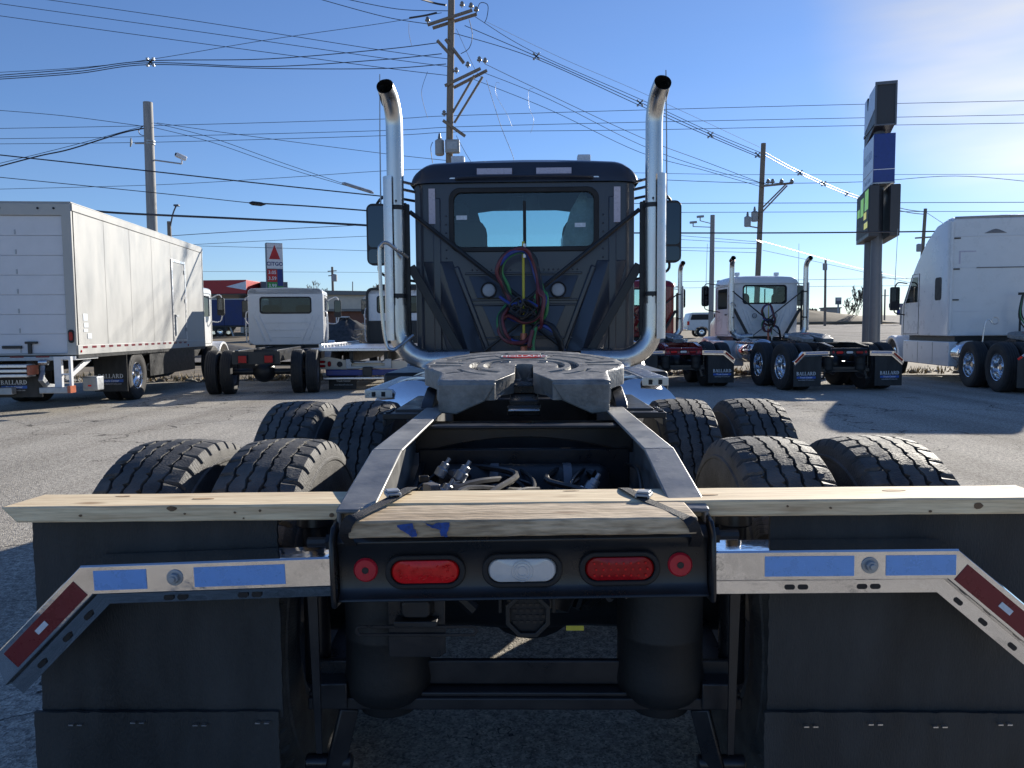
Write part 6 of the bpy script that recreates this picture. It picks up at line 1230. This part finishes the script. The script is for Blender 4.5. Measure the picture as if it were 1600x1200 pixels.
# ------------------------------------------------------------------ poles
def pole(px, ytop, Y, dia, label, m, lean=0.0, name="utility_pole", cat="utility pole", base=None):
    t = P(px, ytop, Y); zb = H(t.x, Y) - .1
    if base is not None: b = P(base[0], base[1], Y); d = (t - b) / (t.z - b.z); bx = t.x - d.x * (t.z - zb)
    else: bx = t.x - lean * (t.z - zb)
    root = empty(name, (bx, Y, zb), 0, label, cat, "poles along the road")
    n = 6; pts = [(0 + (t.x - bx) * k / n, 0, (t.z - zb) * k / n) for k in range(n + 1)]
    MB().tube(pts, [dia / 2 * (1.12 - .2 * k / n) for k in range(n + 1)], 14).build("pole_shaft", m, root)
    def loc(px_, py_, dY=0.0): p = P(px_, py_, Y + dY); return Vector((p.x - bx, dY, p.z - zb))
    return root, loc
def insul(root, p, d=(0, 0, 1), s_=1.0): return MB().lathe([(.02 * s_, 0), (.03 * s_, .05 * s_), (.09 * s_, .07 * s_), (.09 * s_, .11 * s_), (.05 * s_, .13 * s_), (.07 * s_, .17 * s_), (.03 * s_, .22 * s_)], p, d, 10).build("insulator", K['porcelain'], root)
mp_, L = pole(706, -60, 34, .31, "tall weathered power pole with several crossarms and grey boxes behind the cab", K['polewood'], base=(702, 260))
def arm(root, a, b, s=.11, m='polewood'): return MB().beam(a, b, s, s).build("crossarm", K[m], root, .008)
arm(mp_, L(668, 39, -.2), L(738, 16, -.2)); arm(mp_, L(676, 44, .25), L(745, 22, .25)); arm(mp_, L(695, 134, -.2), L(751, 107, -.2)); arm(mp_, L(709, 137, .25), L(761, 110, .25))
arm(mp_, L(683, 63, -.3), L(706, 88, -.15)); arm(mp_, L(696, 61, -.2), L(725, 99, .1)); arm(mp_, L(692, 188, -.25), L(727, 213, .0))
for a, b in (((704, 182), (741, 118)), ((710, 192), (754, 120))): MB().beam(L(*a), L(*b), .06, .09).build("arm_brace", K['polewood'], mp_)
for p in ((668, 36), (736, 14), (744, 20), (713, 115), (731, 106), (749, 98), (758, 100), (694, 182), (722, 12)): insul(mp_, L(*p), s_=1.2)
bx = MB(); c = L(687, 231, -.05); bx.lathe([(.16, -.32), (.2, -.28), (.2, .3), (.12, .36)], c, (0, 0, 1), 18); bx.build("transformer", K['xfmr'], mp_); MB().lathe([(.05, 0), (.08, .05), (.04, .25)], c + Vector((0, 0, .36)), (0, 0, 1), 10).build("bushing", K['porcelain'], mp_)
c = L(707, 229, -.25); fl_ = MB().box(c, (.62, .3, .56)).build("flood_lamp", K['xfmr'], mp_, .04); MB().box(c + Vector((0, -.16, .02)), (.46, .02, .34)).build("lamp_glass", K['galv'], fl_, .01)
for (x1, y1), (x2, y2) in (((733, 35), (758, 52)), ((738, 12), (745, 30))):
    pass
MB().tube(smoothpath([L(744, 22), L(750, 5), L(762, 8), (L(761, 26)), L(757, 36)], 6), .016, 5).build("jumper_loop", K['wire'], mp_); MB().tube(smoothpath([L(733, 30), L(738, 55), L(733, 75), L(720, 84)], 6), .016, 5).build("jumper_loop", K['wire'], mp_); MB().tube(smoothpath([L(676, 222), L(673, 232), L(676, 255)], 6), .016, 5).build("jumper_loop", K['wire'], mp_)
cp_, L = pole(231, 160, 26, .33, "smooth grey pole with security camera behind the white box truck", K['polegrey'], base=(238, 360))
MB().cyl(L(240, 250), L(284, 256), .025, n=8).build("camera_arm", K['galv'], cp_)
c = L(283, 244); cmv = MB().beam(c + Vector((-.13, -.1, .04)), c + Vector((.1, .15, -.06)), .13, .14).build("security_camera", K['signwhite'], cp_, .02); MB().cyl(L(284, 256), L(284, 247), .03, n=8).build("camera_mount", K['signwhite'], cp_); MB().cyl(c + Vector((-.13, -.1, .04)), c + Vector((-.15, -.115, .047)), .05, n=12).build("camera_front", K['gasket'], cp_)
MB().lathe([(.02, 0), (.15, .04), (.15, .07)], L(207, 223), (-1, -.6, .1), 16).build("dish_antenna", K['xfmr'], cp_); MB().cyl(L(211, 224), L(226, 224), .025, n=8).build("dish_arm", K['galv'], cp_)
for y in (222, 226): MB().lathe([(.165, 0), (.165, .04)], L(234.5, y), (0, 0, 1), 14).build("pole_band", K['galv'], cp_)
MB().tube(smoothpath([L(225, 196), L(217, 203), L(219, 210), L(226, 212)], 5), .014, 5).build("cable_loop", K['wire'], cp_)
lp_, L = pole(264, 346, 30, .16, "short pole with thin bent lamp head rising over the box truck", K['polewood'], base=(265, 372), cat="lamp post"); MB().tube(smoothpath([L(265, 360), L(270, 335), L(276, 320)], 5), .03, 6).build("lamp_arm", K['signgrey'], lp_); MB().box(L(276, 321), (.2, .16, .07)).build("lamp_head", K['signgrey'], lp_, .02)
rp_, L = pole(1193, 224, 45, .3, "weathered pole with one braced crossarm and two transformers right of the cab", K['polewood'], base=(1184, 435))
arm(rp_, L(1188, 291, -.2), L(1239, 286, -.2)); MB().beam(L(1190, 326), L(1228, 288), .05, .08).build("arm_brace", K['polewood'], rp_); MB().beam(L(1192, 330, .2), L(1230, 290, .2), .05, .08).build("arm_brace", K['polewood'], rp_)
for x in (1200, 1207, 1221, 1237): insul(rp_, L(x, 288, -.2), s_=1.4)
for px_, py_ in ((1179, 338), (1168, 346)): c = L(px_, py_, -.1); MB().lathe([(.15, -.3), (.19, -.26), (.19, .24), (.1, .3)], c, (0, 0, 1), 16).build("transformer", K['xfmr'], rp_); MB().lathe([(.05, 0), (.08, .05), (.04, .25)], c + Vector((0, 0, .3)), (0, 0, 1), 8).build("bushing", K['porcelain'], rp_)
MB().tube([L(1168, 353, -.1), L(1184, 356, 0)], .04, 6).build("transformer_arm", K['galv'], rp_)
gp_, L = pole(1113.5, 336, 42, .26, "plain grey pole with two small cameras left of the transformer pole", K['polegrey'], base=(1111, 500))
for a, b in (((1094, 345), (1110, 349)), ((1083, 354), (1110, 355))):
    MB().cyl(L(*a), L(*b), .022, n=6).build("camera_arm", K['galv'], gp_); c = L(a[0], a[1] - 6); MB().beam(c + Vector((-.18, -.05, 0)), c + Vector((.2, .05, .04)), .12, .12).build("security_camera", K['xfmr'], gp_, .02); MB().cyl(L(*a), c, .03, n=6).build("camera_mount", K['xfmr'], gp_)
p4, L = pole(1290, 404, 100, .3, "far thin pole rising beside the small grey roadside building", K['polewood'], base=(1289, 490)); MB().cyl(L(1289, 412), L(1289, 422), .3, n=8).build("transformer", K['xfmr'], p4)
p5, L = pole(1446, 326, 60, .26, "dark pole with crossarm and transformers in front of the white sleeper roof", K['polewood'], base=(1439, 430)); arm(p5, L(1430, 372, -.2), L(1461, 370, -.2))
for px_, py_ in ((1436, 387), (1451, 386), (1446, 397)): MB().lathe([(.16, -.3), (.2, -.26), (.2, .24), (.1, .3)], L(px_, py_, -.2), (0, 0, 1), 12).build("transformer", K['xfmr'], p5)
p6, L = pole(1377, 424, 110, .3, "far pole just right of the pylon sign columns", K['polewood'], base=(1377, 495)); arm(p6, L(1371, 434), L(1385, 433))
p7, L = pole(1383, 452, 150, .3, "second far pole right of the pylon sign columns", K['polewood'], base=(1382, 495)); arm(p7, L(1378, 462), L(1389, 462))
p8, L = pole(519, 417, 95, .3, "far pole with transformer above the beige building roof", K['polewood'], base=(520, 450)); arm(p8, L(512, 424), L(526, 423)); arm(p8, L(513, 431), L(525, 430)); MB().lathe([(.25, -.45), (.3, -.4), (.3, .35), (.15, .45)], L(523, 434, -.3), (0, 0, 1), 12).build("transformer", K['xfmr'], p8)
p9, L = pole(551, 440, 100, .14, "thin bare flag pole above the beige building roof", K['polegrey'], base=(551, 455))

# ------------------------------------------------------------------ bare trees
def tree(px, ptop, Y, label, seed, spread=.35, nb=5, depth=4):
    t = P(px, ptop, Y); zb = H(t.x, Y); h = t.z - zb; r2 = random.Random(seed)
    root = empty("bare_tree", (t.x, Y, zb), 0, label, "tree", "bare trees beyond the road"); tr_ = MB(); cr_ = MB()
    def grow(p, d, l, r_, lev, mb):
        q = p + d * l * .5 + Vector((r2.uniform(-.05, .05), r2.uniform(-.05, .05), 0)) * l; e = p + d * l
        r_ = max(r_, Y * .0003); mb.tube([p, q, e], [r_, r_ * .9, max(r_ * .62, Y * .00026)], 5 if lev < 2 else 3, cap=False)
        if lev >= depth: return
        for k in range(nb if lev else nb + 3):
            a = r2.uniform(0, 2 * pi); up = Vector((cos(a) * spread * r2.uniform(.7, 1.7), sin(a) * spread * r2.uniform(.7, 1.7), 1)); nd = (d * .6 + up * .7).normalized(); s_ = p + d * l * r2.uniform(.45, 1.0)
            grow(s_, nd, l * r2.uniform(.6, .85), r_ * .5, lev + 1, cr_)
    grow(Vector((0, 0, 0)), Vector((r2.uniform(-.05, .05), 0, 1)), h * .36, h * .013, 0, tr_)
    tr_.build("trunk", K['bark'], root); tag(cr_.build("crown", K['bark'], root), kind="stuff")
for a in ((1340, 447, 120, "tall bare tree beside the pylon sign columns", 3, .62, 2, 7), (1326, 470, 124, "low bare tree next to the taller one by the pylon sign", 5, .9, 2, 7), (1272, 480, 130, "small bare tree left of the far roadside pole", 6, .9, 2, 7), (492, 440, 120, "bare round tree above the beige roof near the price sign", 9, .9, 2, 7), (576, 444, 115, "thin bare tree above the beige roof beside the tow truck", 12, .7, 2, 7), (1150, 470, 90, "bare tree behind the white tractor's side window", 14, .8, 2, 7)): tree(*a)
# ------------------------------------------------------------------ wires
def wire(pts, wpx, label, m='wire', grp="overhead lines against the sky", n=7, name="power_line", cat="power line"):
    q = [P(*p) for p in pts]; Y = sum(p[2] for p in pts) / len(pts)
    sp_ = smoothpath(q, n) if len(q) > 2 else q
    if len(q) == 2:
        sp_ = [q[0].lerp(q[1], k / 8) for k in range(9)]
    rs = [max(.003, wpx * .5 * (.55 if wpx < 2.5 else .75) * p.y / F) for p in sp_]
    c = sum(sp_, Vector()) / len(sp_)
    return tag(MB().tube(sp_, rs, 5).build(name, K[m], None, loc=c), label, cat, grp)
W_ = [
 ([(20, -8, 30), (300, 32, 31), (600, 79, 33), (700, 92, 34)], 1.7, "uppermost of three thin lines sloping from the upper corner to the main pole"),
 ([(-20, 3, 30), (300, 48, 31), (600, 91, 33), (700, 104, 34)], 1.7, "middle of three thin lines sloping from the upper corner to the main pole"),
 ([(-20, 22, 30), (300, 66, 31), (600, 106, 33), (700, 118, 34)], 1.7, "lowest of three thin lines sloping from the upper corner to the main pole"),
 ([(-20, 114, 28), (120, 106, 29), (234, 93, 29.5), (420, 62, 31), (600, 36, 33), (690, 20, 34)], 1.5, "thin messenger line rising from the cable spacer to the main pole top"),
 ([(-20, 119, 28), (120, 108, 29), (234, 95, 29.5), (420, 92, 31), (600, 77, 33), (683, 67, 34)], 2.4, "top insulated cable leaving the spacer toward the main pole"),
 ([(-20, 122, 28), (120, 112, 29), (234, 98, 29.5), (420, 104, 31), (600, 93, 33), (690, 84, 34)], 2.4, "middle insulated cable leaving the spacer toward the main pole"),
 ([(-20, 125, 28), (120, 115, 29), (234, 101, 29.5), (420, 107, 31), (600, 107, 33), (697, 100, 34)], 2.4, "bottom insulated cable leaving the spacer toward the main pole"),
 ([(490, -4, 33), (600, 26, 33.5), (672, 38, 34)], 2.0, "short line entering from the top edge to the upper crossarm, lower one"),
 ([(520, -6, 33), (620, 14, 33.5), (700, 17, 34)], 2.0, "short line entering from the top edge to the upper crossarm, upper one"),
 ([(656, -2, 33), (680, 5, 34), (697, 8, 34)], 4.0, "thick dark cable stub at the very top of the main pole"),
 ([(640, 28, 33), (665, 24, 33.6), (682, 20, 34)], 4.0, "thick dark cable stub beside the upper crossarm"),
 ([(-20, 201, 38), (250, 196, 38), (600, 186, 38), (700, 181, 38), (1000, 172, 38), (1300, 164, 38), (1620, 157, 38)], 1.5, "highest long line crossing the whole sky behind the stacks"),
 ([(-20, 217, 38), (250, 213, 38), (600, 204, 38), (720, 198, 38), (1000, 191, 38), (1300, 185, 38), (1620, 179, 38)], 1.5, "second long line crossing the whole sky behind the stacks"),
 ([(-20, 225, 38), (250, 222, 38), (600, 212, 38), (720, 206, 38), (1000, 203, 38), (1300, 197, 38), (1620, 192, 38)], 1.5, "third long line crossing the whole sky behind the stacks"),
 ([(-20, 171, 26), (100, 181, 26), (222, 197, 26)], 1.6, "thin line reaching the grey camera pole from the left edge"),
 ([(-20, 260, 24), (110, 228, 25), (228, 196, 26)], 1.6, "thin support strand sloping up to the camera pole"),
 ([(-20, 265, 24), (60, 244, 24.6), (110, 233, 25), (190, 208, 25.7), (228, 200, 26)], 2.8, "thick sagging cable sloping up to the camera pole"),
 ([(240, 192, 26), (330, 215, 26), (440, 254, 26), (540, 288, 26)], 1.5, "upper strand of the ladder cable from the camera pole"),
 ([(240, 199, 26), (330, 222, 26), (440, 260, 26), (540, 290, 26)], 1.5, "lower strand of the ladder cable from the camera pole"),
 ([(245, 192, 26), (400, 214, 28), (600, 240, 32), (700, 251, 34)], 1.5, "thin line from the camera pole to the transformer"),
 ([(-20, 240, 24), (240, 268, 25), (420, 288, 26), (610, 308, 27)], 2.6, "thick black line passing low across the camera pole"),
 ([(-20, 275, 24), (240, 301, 25), (390, 317, 26)], 2.2, "lower black line ending at the cable splice"),
 ([(390, 317, 26), (480, 322, 26.5), (610, 332, 27)], 3.0, "heavier cable from the splice toward the mirror"),
 ([(-20, 296, 40), (240, 289, 40), (420, 279, 40), (600, 267, 40), (720, 262, 40)], 1.4, "faint line behind the camera pole below the camera"),
 ([(100, 318, 20), (160, 331, 20.5), (360, 341, 22), (480, 347, 23), (590, 353, 24)], 4.6, "thickest black cable sagging just above the box truck"),
 ([(230, 371, 45), (400, 360, 45), (640, 348, 45)], 1.8, "thin line above the price sign, upper"),
 ([(230, 386, 48), (420, 376, 48), (640, 366, 48)], 1.3, "thin line above the price sign, lower"),
 ([(300, 384, 52), (450, 388, 52), (640, 394, 52)], 1.2, "faint slack line crossing the price sign top"),
 ([(300, 424, 90), (640, 426, 90)], .9, "faintest line low over the beige building"),
 ([(742, 26, 34), (835, 82, 36), (1000, 155, 39), (1110, 206, 41.5), (1187, 238, 44)], 1.6, "upper strand of the spacer cable running right from the main pole", 'wire'),
 ([(726, 40, 34), (838, 88, 36), (1000, 160, 39), (1110, 210, 41.5), (1187, 243, 44)], 2.0, "middle strand of the spacer cable running right from the main pole", 'wire'),
 ([(710, 52, 34), (838, 92, 36), (1000, 165, 39), (1110, 214, 41.5), (1187, 246, 44)], 2.0, "lower strand of the spacer cable running right from the main pole", 'wire'),
 ([(760, 34, 34), (880, 92, 37), (1010, 148, 39), (1187, 230, 44)], 1.0, "thin bright messenger above the spacer cable", 'wirelight'),
 ([(1195, 238, 45), (1250, 268, 48), (1330, 303, 53), (1410, 326, 58), (1446, 331, 60)], 2.4, "bright sunlit cable between the two right hand poles, upper", 'wirelight'),
 ([(1195, 243, 45), (1250, 272, 48), (1330, 307, 53), (1410, 330, 58), (1446, 335, 60)], 2.4, "bright sunlit cable between the two right hand poles, lower", 'wirelight'),
 ([(1446, 331, 60), (1478, 352, 66)], 1.6, "bright sunlit cable dropping behind the sleeper roof", 'wirelight'),
 ([(758, 100, 34), (835, 137, 36), (1000, 214, 40), (1100, 252, 43), (1192, 287, 45)], 1.5, "highest of three lower lines falling right from the main pole"),
 ([(752, 112, 34), (860, 156, 36), (1000, 226, 40), (1100, 262, 43), (1205, 290, 45)], 1.5, "middle of three lower lines falling right from the main pole"),
 ([(735, 122, 34), (860, 172, 36), (1000, 238, 40), (1100, 266, 43), (1190, 292, 45)], 1.5, "lowest of three lower lines falling right from the main pole"),
 ([(990, 270, 50), (1200, 273, 50), (1620, 272, 50)], 1.2, "thin level line crossing behind the pylon's blue cabinet"),
 ([(990, 279, 36), (1180, 286, 36), (1350, 284, 36), (1492, 275, 36), (1620, 285, 36)], 1.6, "kinked line passing behind the pylon's blue cabinet"),
 ([(990, 318, 32), (1300, 317, 32), (1620, 316, 32)], 1.8, "level dark line just above the pylon screen"),
 ([(1040, 332, 38), (1300, 331, 38), (1620, 330, 38)], 1.5, "level thin line across the pylon screen"),
 ([(990, 364, 24), (1180, 364, 24), (1340, 363, 24), (1500, 361, 24)], 3.0, "thick black line crossing low behind the pylon"),
 ([(1060, 368, 42), (1112, 372, 42), (1184, 378, 45)], 1.2, "faint line between the camera pole and transformer pole, top"),
 ([(1060, 374, 42), (1184, 381, 45)], 1.2, "faint line between the camera pole and transformer pole, second"),
 ([(1060, 387, 42), (1184, 388, 45)], 1.4, "faint line between the camera pole and transformer pole, third"),
 ([(1060, 391, 42), (1184, 395, 45)], 1.2, "faint line between the camera pole and transformer pole, lowest"),
 ([(1192, 380, 45), (1198, 379, 45), (1345, 420, 62), (1440, 440, 80)], 1.6, "thin line falling right from the transformer pole"),
 ([(1192, 391, 45), (1345, 424, 62), (1440, 446, 80)], 1.3, "paler line falling right from the transformer pole", 'wirelight'),
 ([(1060, 440, 70), (1340, 436, 70), (1480, 434, 70)], 1.1, "faint level line low over the white tractor"),
 ([(1060, 450, 75), (1340, 447, 75), (1480, 446, 75)], 1.0, "faintest level line low over the white tractor"),
 ([(760, 125, 34), (782, 195, 33), (800, 240, 32), (806, 262, 31)], 1.4, "thin guy wire from the crossarm down behind the cab roof"),
 ([(713, 45, 34), (742, 108, 34), (754, 122, 34)], 1.2, "short guy strand between two crossarms"),
 ([(713, 212, 34), (728, 240, 33), (738, 256, 32)], 1.4, "short guy wire below the lowest crossarm"),
 ([(668, 112, 34), (659, 140, 34), (661, 160, 34), (668, 184, 34)], 1.2, "loose hanging jumper wire left of the main pole"),
 ([(639, 36, 34), (639, 52, 34), (643, 71, 34)], 1.2, "short loose jumper wire near the top edge"),
 ([(781, 130, 34), (775, 130, 34), (776, 150, 34), (792, 178, 34), (800, 198, 34)], .9, "pale loose jumper wire right of the braced crossarm, nearer the pole", 'wirelight'),
 ([(833, 138, 36), (826, 142, 36), (827, 168, 36), (834, 188, 36), (829, 208, 36)], .9, "pale loose jumper wire farther right of the braced crossarm", 'wirelight'),
]
for e in W_: wire(e[0], e[1], e[2], e[3] if len(e) > 3 else 'wire')
def spacer(px, py, Y, label, r_=.16):
    c = P(px, py, Y); root = empty("cable_spacer", c, 0, label, "cable spacer", "spacers on the overhead cables")
    for k in range(4):
        a = pi / 4 + k * pi / 2; MB().beam((0, 0, 0), (r_ * cos(a), 0, r_ * sin(a)), .05, .05).build("spacer_arm", K['black'], root); MB().box((r_ * cos(a), 0, r_ * sin(a)), (.09, .09, .09)).build("clamp", K['galv'], root, .01)
for a in ((235, 97, 29.5, "cable spacer on the bundle at upper sky beyond the camera pole"), (838, 88, 36, "cable spacer nearest the main pole on the falling bundle"), (1000, 161, 39, "cable spacer beside the sunlit exhaust stack tip"), (1110, 211, 41.5, "cable spacer midway between stack and transformer pole"), (1184, 242, 44, "cable spacer at the top of the transformer pole"), (1250, 270, 48, "first cable spacer beyond the transformer pole"), (1287, 287, 50, "second cable spacer beyond the transformer pole"), (1324, 303, 53, "cable spacer just before the pylon sign")): spacer(*a)
sp1 = tag(MB().tube([P(389, 317, 26), P(394, 317.5, 26), P(408, 319, 26), P(415, 319, 26)], [.02, .07, .07, .02], 8).build("cable_splice", K['black'], None, loc=P(400, 318, 26)), "black splice case on the line above the white chassis cab", "cable splice")
sp2 = tag(MB().tube([P(534, 286, 26), P(538, 287, 26), P(580, 300, 26.5), P(584, 302, 26.5)], [.02, .055, .055, .02], 8).build("cable_splice", K['galv'], None, loc=P(560, 294, 26)), "long pale splice sleeve on the ladder cable near the stack", "cable splice")
